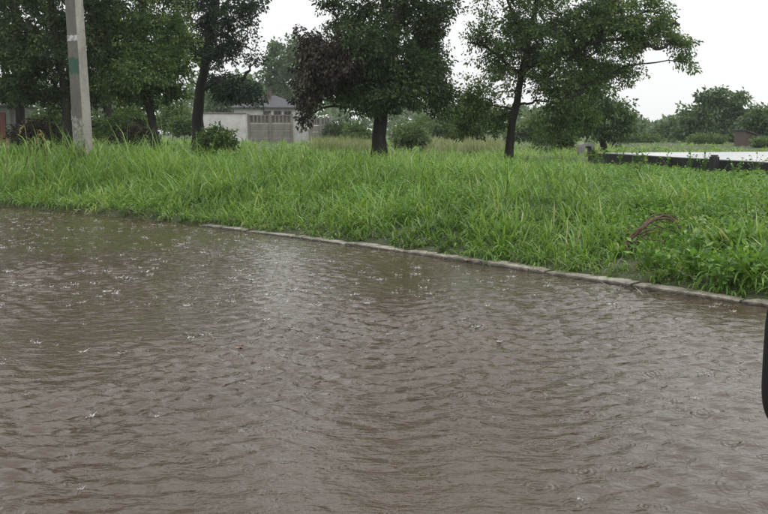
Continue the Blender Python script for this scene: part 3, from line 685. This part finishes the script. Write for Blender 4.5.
def paint(name, z0, z1, mat, seed, face='front'):
    r = random.Random(seed); t = (z0+z1)/2/H; a = .158-.035*t; b = .140-.03*t; pts = []
    w = a-.016; N = 12
    for i in range(N+1): pts.append((-w+2*w*i/N, z0+r.uniform(0, .16)*(z1-z0)))
    for i in range(N+1): pts.append((w-2*w*i/N, z1-r.uniform(0, .16)*(z1-z0)))
    mb = MB()
    sl = .03/H
    if face == 'front': mb.prism(pts, -b-.0035-.002, -b+.002, 'y')
    o = mb.build(name, mat, shaft); return o
M['white_paint'] = rough_mat('worn_white_paint', [(.35, (.15, .14, .13)), (.55, (.45, .45, .45))], 14, .7, .3, 40)
M['green_paint'] = rough_mat('green_paint', [(.35, (.022, .055, .036)), (.7, (.03, .09, .055))], 10, .6, .2, 40)
M['lime_paint'] = rough_mat('limewash', [(.38, (.09, .085, .075)), (.62, (.29, .28, .26))], 14, .8, .4, 40)
def pole_h(py): return at(78, py, Y=19.5)[2]-(pz-.1)
paint('white_band', pole_h(42), pole_h(35.5), M['white_paint'], 1)
paint('green_patch', pole_h(75), pole_h(57), M['green_paint'], 2)
paint('limewash_patch', pole_h(150), pole_h(115), M['lime_paint'], 3)
mb = MB(); mb.box(-.75, .75, -.05, .05, 7.35, 7.45); mb.build('crossarm', M['wood'], pole, .008)
for x in (-.65, .05, .65):
    mb = MB(); mb.tube([(x, 0, 7.45), (x, 0, 7.5), (x, 0, 7.53), (x, 0, 7.58), (x, 0, 7.6)], [.012, .03, .045, .04, .015], 10); mb.build('insulator', M['render'], pole, smooth=True)

# ------------------------------------------------------------------ house, walls and fence
def gz(x, y): return float(ground_z(np.array(x), np.array(y)))
def wx(px, Y): return (px-384)/F*Y
YH = 70.0
x0, x1 = wx(231, YH), wx(305, YH); hb = gz((x0+x1)/2, YH)
house = empty('house', ((x0+x1)/2, YH+3.5, hb-.1), 0, 'low white house with a dark hipped slate roof behind the fence', 'house')
hw = (x1-x0)/2-.35; ez = at(260, 107.2, Y=YH)[2]-hb+.1; rz_ = at(265, 95.5, Y=YH+3)[2]-hb+.1
MB().box(-hw, hw, -3.2, 3.2, 0, ez).build('wall', M['render'], house)
o = .3
rf = MB().add([(-hw-o, -3.2-o, ez), (hw+o, -3.2-o, ez), (hw+o, 3.2+o, ez), (-hw-o, 3.2+o, ez), (-hw*.25-.3, 0, rz_), (hw*.25-.3, 0, rz_),
     (-hw-o, -3.2-o, ez-.12), (hw+o, -3.2-o, ez-.12), (hw+o, 3.2+o, ez-.12), (-hw-o, 3.2+o, ez-.12)],
     [(0, 1, 5, 4), (2, 3, 4, 5), (1, 2, 5), (3, 0, 4), (6, 7, 1, 0), (7, 8, 2, 1), (8, 9, 3, 2), (9, 6, 0, 3), (9, 8, 7, 6)]).build('roof', M['roof'], house)
MB().box(-.34, .06, -1.1, -.8, rz_-.7, rz_+.35).build('chimney', M['brick'], rf)
for px in (268, 278.5, 288.5):
    xc = wx(px, YH)-(x0+x1)/2; zt = at(268, 110.8, Y=YH)[2]-hb+.1; zb = zt-.5
    wn = MB().box(xc-.30, xc+.30, -3.245, -3.2, zb, zt).build('window', M['wood'], house)
    for sgn in (-1, 1): MB().box(xc+sgn*.135-.105, xc+sgn*.135+.105, -3.255, -3.246, zb+.06, zt-.06).build('pane', M['dark'], wn)
    MB().box(xc-.36, xc+.36, -3.30, -3.2, zb-.07, zb-.004).build('sill', M['render'], wn)

def wall_thing(name, label, pa, pb_, Y, ptop, mat, cat, th=.18, cap=True):
    xa, xb = wx(pa, Y), wx(pb_, Y); g = gz((xa+xb)/2, Y); h = at((pa+pb_)/2, ptop, Y=Y)[2]-g+.1; L = (xb-xa)/2
    e = empty(name, ((xa+xb)/2, Y, g-.1), 0, label, cat)
    MB().box(-L, L, -th/2, th/2, 0, h).build('wall', M[mat], e)
    if cap: MB().box(-L-.05, L+.05, -th/2-.05, th/2+.05, h+.002, h+.09).build('coping', M['fence'], e, .02)
    return e, h, L
wall_thing('whitewashed_wall', 'peeling whitewashed wall behind the tree with the stout trunk', 203, 247.5, 58, 114, 'render', 'wall')
wall_thing('whitewashed_wall', 'short pale wall under the tip of the withered bough', 294.5, 309, 58.4, 118, 'render', 'wall')
def fence(label, pa, pb_, n, Y, ptop):
    xa, xb = wx(pa, Y), wx(pb_, Y); g = gz((xa+xb)/2, Y); h = at((pa+pb_)/2, ptop, Y=Y)[2]-g+.1
    e = empty('concrete_fence', ((xa+xb)/2, Y, g-.1), 0, label, 'fence', None); W = xb-xa; bay = W/n
    for i in range(n+1):
        x = -W/2+i*bay; MB().box(x-.075, x+.075, -.09, .09, 0, h+.06).build('post', M['fence'], e, .015)
    for i in range(n):
        a, b = -W/2+i*bay+.08, -W/2+(i+1)*bay-.08; zc = 0
        for k in range(3):
            z0 = k*h*.235; z1 = z0+h*.235-.012
            MB().box(a, b, -.035, .035, z0, z1).build('plank', M['fence'], e, .012)
        # pierced top panel
        z0 = h*.71; z1 = h-.01; mb = MB()
        mb.box(a, b, -.03, .03, z0, z0+.07).box(a, b, -.03, .03, z1-.07, z1)
        m = max(3, int((b-a)/.24)); st = (b-a)/m
        for k in range(m+1): mb.box(max(a, a+k*st-.045), min(b, a+k*st+.045), -.029, .029, z0+.071, z1-.071)
        mb.build('pierced_panel', M['fence'], e)
        MB().box(a, b, .034, .05, z0+.05, z1-.05).build('backing', M['wood'], e)
    return e
fence('brown concrete panel fence with pierced top joining the whitewashed wall', 250, 293, 2, 58, 114.6)
fence('short concrete fence bay with pierced top beside the dark round shrub', 311.5, 331, 2, 58, 117.5)

# shed with the red gate
Y = 31; xa, xb = wx(-40, Y), wx(14.5, Y); g = gz(xb, Y)
shed = empty('shed', ((xa+xb)/2, Y+1.2, g-.1), 0, 'grey block shed with a faded red gate under the dark trees', 'shed')
L = (xb-xa)/2; h = at(5, 107, Y=Y)[2]-g+.1
MB().box(-L, L, -1.2, 1.2, 0, h).build('wall', M['greywall'], shed)
MB().box(-L-.1, L+.06, -1.3, 1.3, h+.002, h+.08).build('roof', M['greywall'], shed, .02)
gl, gr = wx(-12, Y)-(xa+xb)/2, wx(10, Y)-(xa+xb)/2; gh = at(5, 112.5, Y=Y)[2]-g+.1
gt = MB().box(gl, gr, -1.235, -1.2, .1, gh).build('gate', M['red'], shed)
for k in range(4): MB().box(gl+.02, gr-.02, -1.25, -1.236, .15+k*(gh-.25)/3, .2+k*(gh-.25)/3).build('rail', M['red'], gt)
# brown shed on the right
Y = 47; xa, xb = wx(743, Y), wx(761, Y); g = gz(xb, Y)
sh = empty('shed', ((xa+xb)/2, Y+.8, g-.1), 0, 'small brown brick shed with a lean-to roof under the distant rounded tree', 'shed')
L = (xb-xa)/2; h = at(750, 136, Y=Y)[2]-g+.1; h2 = at(750, 130.5, Y=Y)[2]-g+.1
MB().prism([(-L, 0), (L, 0), (L, h-.12), (-L, h2-.04)], -.8, .8, 'y').build('wall', M['brick'], sh)
MB().add([(-L-.1, -.9, h2), (L+.1, -.9, h-.12), (L+.1, .9, h-.12), (-L-.1, .9, h2), (-L-.1, -.9, h2+.06), (L+.1, -.9, h-.06), (L+.1, .9, h-.06), (-L-.1, .9, h2+.06)],
  [(0, 3, 2, 1), (4, 5, 6, 7), (0, 1, 5, 4), (1, 2, 6, 5), (2, 3, 7, 6), (3, 0, 4, 7)]).build('roof', M['roof'], sh)
MB().box(-.15, .25, -.83, -.8, .2, h*.75).build('door', M['wood'], sh)

# ------------------------------------------------------------------ raised wet slab
sg = gz(SL0[0], SL0[1]); slab = empty('raised_slab', (SL0[0], SL0[1], sg-.1), math.atan2(SLD[1], SLD[0]), 'long low raised slab with a wet shining top and black sides', 'slab')
LS, WS = 24.0, 7.5; hs = SLZ-(sg-.1)
MB().box(.12, LS-.1, .12, WS-.1, 0, hs-.13).build('base', M['slabside'], slab)
nb = 8
for i in range(nb):
    a, b = i*LS/nb+.004, (i+1)*LS/nb-.004
    MB().box(a, b, 0, .2, hs-.34, hs+.0).build('edge_beam', M['slabside'], slab, .015)
for i in range(nb):
    a, b = i*LS/nb+.02, (i+1)*LS/nb-.02
    for c, d in ((.205, WS/2-.015), (WS/2+.015, WS)):
        MB().box(a, b, c, d, hs-.128, hs-.008-.004*((i*7+int(c)) % 3)).build('deck_panel', M['slabtop'], slab, .01)
pp = at(718.5, 161, Y=17.6)
pt = empty('post', (pp[0]-.12, pp[1]-.1, gz(pp[0], pp[1])-.1), .3, 'short black post standing against the side of the raised slab', 'post')
ph = at(718, 156.3, Y=17.6)[2]-gz(pp[0], pp[1])+.1
MB().box(-.07, .07, -.07, .07, 0, ph).build('shaft', M['slabside'], pt, .012)
MB().box(-.055, .055, -.055, .055, ph+.002, ph+.03).build('cap', M['slabside'], pt, .012)
# little concrete arch
pa_ = at(586, 145, Y=30); ag = gz(pa_[0], pa_[1])
ar = empty('concrete_arch', (pa_[0], pa_[1], ag-.1), .1, 'small pale concrete arch in the grass before the low bushy tree', 'concrete arch')
ah = at(586, 142.8, Y=30)[2]-ag+.1
AS = .8
ou = [(-.27, 0), (-.27, ah-.14)]+[(-.27+.12-.12*math.cos(t), ah-.14+.14*math.sin(t)) for t in (.5, 1.0, 1.57)]+[(.27-.12+.12*math.cos(t), ah-.14+.14*math.sin(t)) for t in (1.57, 1.0, .5)]+[(.27, ah-.14), (.27, 0)]
inn = [(.16, 0), (.16, ah-.2), (.1, ah-.11), (-.1, ah-.11), (-.16, ah-.2), (-.16, 0)]
MB().prism([(x*AS, z) for x, z in ou+inn], -.25, .25, 'y').build('shell', M['greywall'], ar)

# ------------------------------------------------------------------ dead arching branch on the verge
M['deadbranch'] = rough_mat('rusty_dead_wood', [(.3, (.045, .026, .017)), (.55, (.10, .058, .036)), (.8, (.19, .125, .085))], 20, .7, .6, 60)
br = at(617, 258, z=.12); by = br[1]
bz = gz(br[0], br[1])
dead = empty('dead_branch', (br[0], br[1], bz), 0, 'rusty brown dead branch arching over the grass by the kerb', 'branch')
def stem(pts, r0, r1, dys):
    P = np.array([at(px, py, Y=by+d) for (px, py), d in zip(pts, dys)])
    u = np.linspace(0, 1, len(P)); uu = np.linspace(0, 1, 20); P = np.stack([np.interp(uu, u, P[:, k]) for k in range(3)], 1)
    for _ in range(2): P[1:-1] = (P[:-2]+2*P[1:-1]+P[2:])/4
    P[1:-1] += rng.normal(0, .004, (18, 3)); P -= np.array([br[0], br[1], bz])
    V, Q = tube_arrays(P, np.linspace(r0, r1, 20)*(1+.12*rng.normal(size=20)), 7); np_obj('stem', V, Q, M['deadbranch'], dead, smooth=True)
stem([(616, 262), (622, 250), (630, 239), (641, 228), (652, 219), (662, 215), (671, 217), (679, 224), (684, 234)], .020, .007, np.linspace(0, .2, 9))
stem([(625, 246), (636, 235), (648, 224), (656, 219), (668, 218), (676, 222), (681, 230)], .013, .005, np.linspace(.0, -.15, 7))
stem([(632, 238), (645, 231), (658, 227), (672, 230), (684, 236)], .009, .004, np.linspace(.02, .3, 5))
stem([(627, 243), (640, 241), (652, 246), (662, 251)], .009, .004, np.linspace(0, -.2, 4))
stem([(618, 258), (626, 244), (634, 232), (645, 226), (652, 222)], .012, .006, np.linspace(-.03, -.05, 5))
stem([(655, 220), (668, 222), (680, 229), (690, 232)], .006, .003, np.linspace(0, .25, 4))
stem([(618, 262), (612, 256), (609, 250)], .008, .004, np.linspace(0, .02, 3))
stem([(621, 256), (632, 242), (646, 233), (660, 231), (675, 238)], .008, .003, np.linspace(.05, -.1, 5))
stem([(640, 230), (650, 216), (664, 212), (678, 219), (688, 229)], .008, .003, np.linspace(.1, .3, 5))
stem([(648, 223), (660, 226), (672, 236), (678, 246)], .006, .003, np.linspace(0, -.25, 4))
stem([(636, 236), (648, 240), (660, 240), (676, 248)], .005, .0025, np.linspace(0, -.3, 4))
stem([(662, 215), (676, 216), (690, 224)], .005, .0025, np.linspace(.05, .3, 3))
stem([(630, 240), (628, 230), (632, 221)], .005, .0025, np.linspace(.0, .1, 3))

# ------------------------------------------------------------------ weeds and stalks
def weed(label, px, py, n, L, spread, seed, mat='weed', z=None, group='leafy weeds in the verge grass', height=.3, wr_=.5, Y=None):
    r = np.random.default_rng(seed); p = at(px, py, z=.35) if Y is None else at(px, py, Y=Y)
    if Y is None and sdist(p[0], p[1]) < .2: p = at(px, py, z=.12)
    g = gz(p[0], p[1]); e = empty('weed', (p[0], p[1], g), 0, label, 'weed', group)
    Vs, Qs, nv, pos, ax = [], [], 0, [], []
    for i in range(n):
        a = r.uniform(0, 6.28); d = np.array([math.cos(a), math.sin(a), 0])*spread*r.uniform(.15, 1); tip = d+np.array([0, 0, height*r.uniform(.6, 1.25)])
        cv = bezier(np.zeros(3), tip*np.array([.3, .3, .7]), tip, 6); v, q = tube_arrays(cv, np.linspace(.005, .002, 6), 4)
        Vs.append(v); Qs.append(q+nv); nv += len(v)
        for k in (2, 3, 4, 5, 5):
            pos.append(cv[k]); ax.append(d/(np.linalg.norm(d)+1e-6)*.7+r.normal(0, .5, 3)+np.array([0, 0, .15]))
    np_obj('stem', np.concatenate(Vs), np.concatenate(Qs), M['weed'], e, rnd=np.full(nv, .5))
    m = len(pos); Ls = L*r.uniform(.6, 1.2, m)
    V, T = leaf_arrays(np.array(pos), np.array(ax), Ls, Ls*wr_, r)
    o = np_obj('leaves', V, T, M[mat], e, rnd=np.repeat(r.random(m), 4)); o['kind'] = 'stuff'
    return e
weed('dark broad leaved weed in the grass before the left end of the slab', 597, 176, 12, .12, .22, 301, 'leafmid', height=.34)
weed('small dark weed in the grass below the slab', 633, 190, 10, .10, .22, 302, 'leafmid', height=.36)
weed('broad leaved weed in the grass right of the pole', 158, 168, 14, .15, .28, 303, height=.5)
ORD = ['first', 'second', 'third', 'fourth', 'fifth', 'sixth', 'seventh', 'eighth']
KORD = [1, 3, 5, 6, 2, 4, 0, 7]
for i, (px, py) in enumerate([(700, 276), (722, 283), (742, 268), (752, 280), (716, 262), (735, 281), (690, 268), (760, 276)]):
    weed('%s leafy low weed on the kerb, %s out from the dead branch' % (('broad', 'small')[i % 2], ORD[KORD[i]]), px, py, 16, .085, .2, 310+i, height=.24)
for i, (px, py) in enumerate([(660, 266), (672, 274), (648, 268)]):
    weed('low weed under the arching dead branch, %s' % ('beneath its tip', 'on the kerb side of its tip', 'at its rooted end')[i], px, py, 14, .07, .18, 330+i, height=.2)
shrubby = [(600, 160), (620, 158), (645, 163), (668, 161), (690, 166), (705, 163), (735, 170), (755, 172)]
ORD = ['first', 'second', 'third', 'fourth', 'fifth', 'sixth', 'seventh', 'eighth']
for i, (px, py) in enumerate(shrubby):
    weed('tall thin weed against the slab side, %s from its far end' % ORD[i], px, py, 7, .065, .22, 340+i, height=.3+.07*(i % 3), Y=float(np.interp(px, [588, 768], [22.9, 15.7]))-.25)
# bent dry stalks near the pole
M['straw'] = leaf_mat('straw_stalk', [(0, (.22, .19, .08)), (1, (.36, .32, .16))], .3)
for i, (px, py, tx, ty, hx) in enumerate([(29, 160, 20, 129, -1), (33, 160, 44, 133, 1), (5, 160, 8, 141, 1), (47, 160, 38, 136, -1)]):
    Y = 17.2; b = at(px, 150, Y=Y); g = gz(b[0], b[1]); e = empty('grass_stalk', (b[0], b[1], g), 0, 'bent yellow grass stalk drooping above the verge near the pole', 'grass stalk', 'bent yellow stalks left of the pole')
    top = at((px+tx)/2, ty-3, Y=Y)-np.array([b[0], b[1], g]); tip = at(tx, ty+5, Y=Y)-np.array([b[0], b[1], g])
    cv = np.concatenate([bezier(np.zeros(3), top*np.array([.2, .2, .8]), top, 8), bezier(top, top+(tip-top)*np.array([.7, 1, -.1]), tip, 6)[1:]])
    V, Q = tube_arrays(cv, np.linspace(.006, .003, len(cv)), 5); np_obj('stem', V, Q, M['straw'], e, rnd=np.full(len(V), .4))
    m = 26; r = np.random.default_rng(400+i); ps = cv[r.integers(8, len(cv), m)]+r.normal(0, .008, (m, 3))
    V, T = leaf_arrays(ps, r.normal(0, .5, (m, 3))+(tip-top)/np.linalg.norm(tip-top), np.full(m, .05), np.full(m, .014), r)
    np_obj('seed_head', V, T, M['straw'], e, rnd=np.repeat(r.random(m), 4))
    n = 3; V, Q, k = blades(n, np.zeros((n, 3))+cv[4], np.full(n, .4), np.full(n, .016), np.full(n, .4), r.uniform(1, 2, n), r.uniform(0, 6.28, n))
    np_obj('blade', V, Q, M['grass'], e, rnd=np.full(len(V), .8))

# ------------------------------------------------------------------ rain hitting the water
def splashes():
    r = np.random.default_rng(55); n = 2300
    y = np.sqrt(r.uniform(2.6**2, 15.5**2, n)); x = (r.random(n)*2-1)*(y*.43+.6)
    k = (sdist(x, y) < -.12) & (r.random(n) < np.interp(y, [3, 6, 8], [.16, .4, 1])); x, y = x[k], y[k]; Vs, Ts, nv = [], [], 0
    octa = np.array([(1, 0, 0), (-1, 0, 0), (0, 1, 0), (0, -1, 0), (0, 0, 1), (0, 0, -1)], float)
    of = np.array([(0, 2, 4), (2, 1, 4), (1, 3, 4), (3, 0, 4), (2, 0, 5), (1, 2, 5), (3, 1, 5), (0, 3, 5)])
    z = water_z(x, y)
    for a, b, c in zip(x, y, z):
        s = min(1.15, .4+r.gamma(2.2, .17))*np.interp(b, [3, 7.5], [.5, 1]); m = r.integers(7, 12); rad = r.uniform(.008, .02)*s; ph = r.uniform(0, 6.28)
        for i in range(m):
            t = ph+i/m*6.283+r.normal(0, .15); h = r.uniform(.004, .016)*s*(1.6 if r.random() < .08 else 1); fl = r.uniform(.8, 3.2); w_ = r.uniform(.002, .007)*s
            d = np.array([math.cos(t), math.sin(t), 0]); sd = np.array([-d[1], d[0], 0])
            p = np.array([a, b, c-.003])+d*rad; tp = p+d*h*fl+np.array([0, 0, h])
            Vs.append(np.array([p+sd*w_, p-sd*w_, p-d*w_*1.6, tp])); Ts.append(np.array([(0, 1, 3), (1, 2, 3), (2, 0, 3)])+nv); nv += 4
            if r.random() < .35:
                Vs.append(octa*w_*r.uniform(.8, 1.5)+tp+d*r.uniform(0, .02)*s+np.array([0, 0, r.uniform(-.004, .012)])); Ts.append(of+nv); nv += 6
    m, nt, o = newmat('splash_water'); p = nt.nodes.new('ShaderNodeBsdfPrincipled'); nt.links.new(p.outputs[0], o.inputs[0])
    p.inputs['Base Color'].default_value = (.40, .385, .36, 1); p.inputs['Roughness'].default_value = .15; p.inputs['IOR'].default_value = 1.33; p.inputs['Transmission Weight'].default_value = .35
    tag(np_obj('rain_splashes', np.concatenate(Vs), np.concatenate(Ts), m, smooth=True), 'small crowns of water where raindrops hit the flooded road', 'splashes', kind='stuff')
splashes()

# floating leaves and litter
M['orange'] = flat('orange_leaf', (.30, .11, .06), .5); M['yellow'] = flat('yellow_leaf', (.6, .45, .05), .5)
def floating(label, px, py, mat, L, rz, z=None):
    p = at(px, py, z=.0); zz = float(water_z(np.array([p[0]]), np.array([p[1]]))[0])+.004 if z is None else z
    e = empty('fallen_leaf', (p[0], p[1], zz), rz, label, 'leaf')
    V = []; n = 7
    for i in range(n):
        t = i/(n-1); w_ = math.sin(math.pi*min(1, t*.93+.05))**.8*L*.27; V += [((t-.5)*L, -w_, .006*math.sin(t*4)), ((t-.5)*L, 0, .002), ((t-.5)*L, w_, .007*math.cos(t*3))]
    Q = [q for i in range(n-1) for q in ((i*3, i*3+1, i*3+4, i*3+3), (i*3+1, i*3+2, i*3+5, i*3+4))]
    np_obj('blade', V, Q, mat, e, smooth=True)
    MB().tube([(-.5*L, 0, .003), (-.62*L, .003, .004), (-.72*L, .01, .004)], [.0016, .0014, .0012], 5).build('stalk', mat, e)
floating('small orange leaf floating on the muddy water', 240, 347, M['orange'], .055, .3)
floating('yellow leaf lying on the clippings at the water edge', 78, 213, M['yellow'], .1, .5, .05)
floating('rust orange leaf at the water edge beside the clippings', 153, 226, M['orange'], .12, 1.6, .02)

# ------------------------------------------------------------------ the car whose door mirror reaches into the view
M['black_plastic'] = flat('black_plastic', (.003, .003, .005), .5, 0, .25); M['carpaint'] = flat('dark_blue_paint', (.012, .016, .035), .2)
M['tyre'] = flat('tyre_rubber', (.02, .02, .02), .8); M['rim'] = flat('rim_metal', (.35, .35, .36), .35, .8); M['glass'] = flat('car_glass', (.02, .025, .025), .05)
car = empty('car', (1.305, .296, -.1), R(-38), 'car whose black door mirror edge sticks out over the flooded road', 'car')
# local frame: +Y forward, left flank at x = -.82; mirror at local (-1.0, .55, 1.2)
prof = [(-2.1, .32), (-2.15, .6), (-2.05, .9), (-1.2, .98), (1.0, .96), (2.0, .82), (2.12, .6), (2.1, .32)]
b = MB().prism(prof, -.82, .82, 'x').build('body', M['carpaint'], car, .06, True, 3)
cab = MB().add([(-.76, -1.5, .97), (.76, -1.5, .97), (.76, .95, .97), (-.76, .95, .97), (-.6, -1.0, 1.43), (.6, -1.0, 1.43), (.6, .15, 1.45), (-.6, .15, 1.45)],
   [(0, 3, 2, 1), (4, 5, 6, 7), (0, 1, 5, 4), (1, 2, 6, 5), (2, 3, 7, 6), (3, 0, 4, 7)]).build('cabin_glass', M['glass'], car, .05, True, 3)
MB().box(-.585, .585, -.95, .1, 1.44, 1.47).build('roof', M['carpaint'], car, .012)
for sx in (-1, 1):
    for yy in (-1.3, 1.3):
        wh = MB().tube([(sx*.70, yy, .32), (sx*.71, yy, .32), (sx*.83, yy, .32), (sx*.84, yy, .32)], [.28, .31, .31, .28], 24).build('wheel', M['tyre'], car)
        MB().tube([(sx*.842, yy, .32), (sx*.85, yy, .32), (sx*.852, yy, .32)], [.2, .19, .01], 20).build('rim', M['rim'], wh)
dr = MB().box(-.832, -.822, -.35, .78, .36, .93).build('door', M['carpaint'], car, .004)
MB().box(-.855, -.833, -.28, -.1, .78, .81).build('handle', M['black_plastic'], dr, .006)
car_mat_inv = None
bpy.context.view_layer.update()
mw = np.array(at(875.5, 362, Y=.98)); inv = car.matrix_world.inverted()
from mathutils import Vector
ml = inv @ Vector(mw)
# housing: rounded shell
hv, hf = [], []
nu, nvv = 48, 32
for i in range(nvv+1):
    ph = -math.pi/2+math.pi*i/nvv
    for j in range(nu):
        th = 2*math.pi*j/nu; e = .45
        sg_ = lambda q: math.copysign(abs(q)**e, q)
        hv.append((.115*sg_(math.cos(ph))*sg_(math.cos(th)), .055*sg_(math.cos(ph))*sg_(math.sin(th)), .098*sg_(math.sin(ph))))
for i in range(nvv):
    for j in range(nu): hf.append((i*nu+j, i*nu+(j+1) % nu, (i+1)*nu+(j+1) % nu, (i+1)*nu+j))
hm = MB(); hm.v = hv; hm.f = hf
ho = hm.build('mirror_housing', M['black_plastic'], car, smooth=True); ho.location = ml; ho.rotation_euler = (0, 0, R(38))
mg = MB().box(-.09, .09, -.062, -.0565, -.055, .055).build('mirror_glass', M['glass'], ho, .002)
MB().tube([(ml[0]+.03, ml[1], ml[2]-.05), ((ml[0]-.8)/2, ml[1]+.0, ml[2]-.12), (-.79, ml[1], .93)], [.026, .028, .035], 10).build('mirror_arm', M['black_plastic'], car, smooth=True)

# ------------------------------------------------------------------ rainy haze
m, nt, o = newmat('haze_air')
pv = nt.nodes.new('ShaderNodeVolumePrincipled'); pv.inputs['Color'].default_value = (.93, .96, .97, 1); pv.inputs['Density'].default_value = .0005; pv.inputs['Density Attribute'].default_value = ''; m.cycles.homogeneous_volume = True; pv.inputs['Anisotropy'].default_value = .2
nt.links.new(pv.outputs[0], o.inputs['Volume'])
hz = MB().box(-180, 180, -32, 215, -1.6, 18).build('haze', m); tag(hz, 'pale rainy haze in the air over the whole field', kind='stuff')
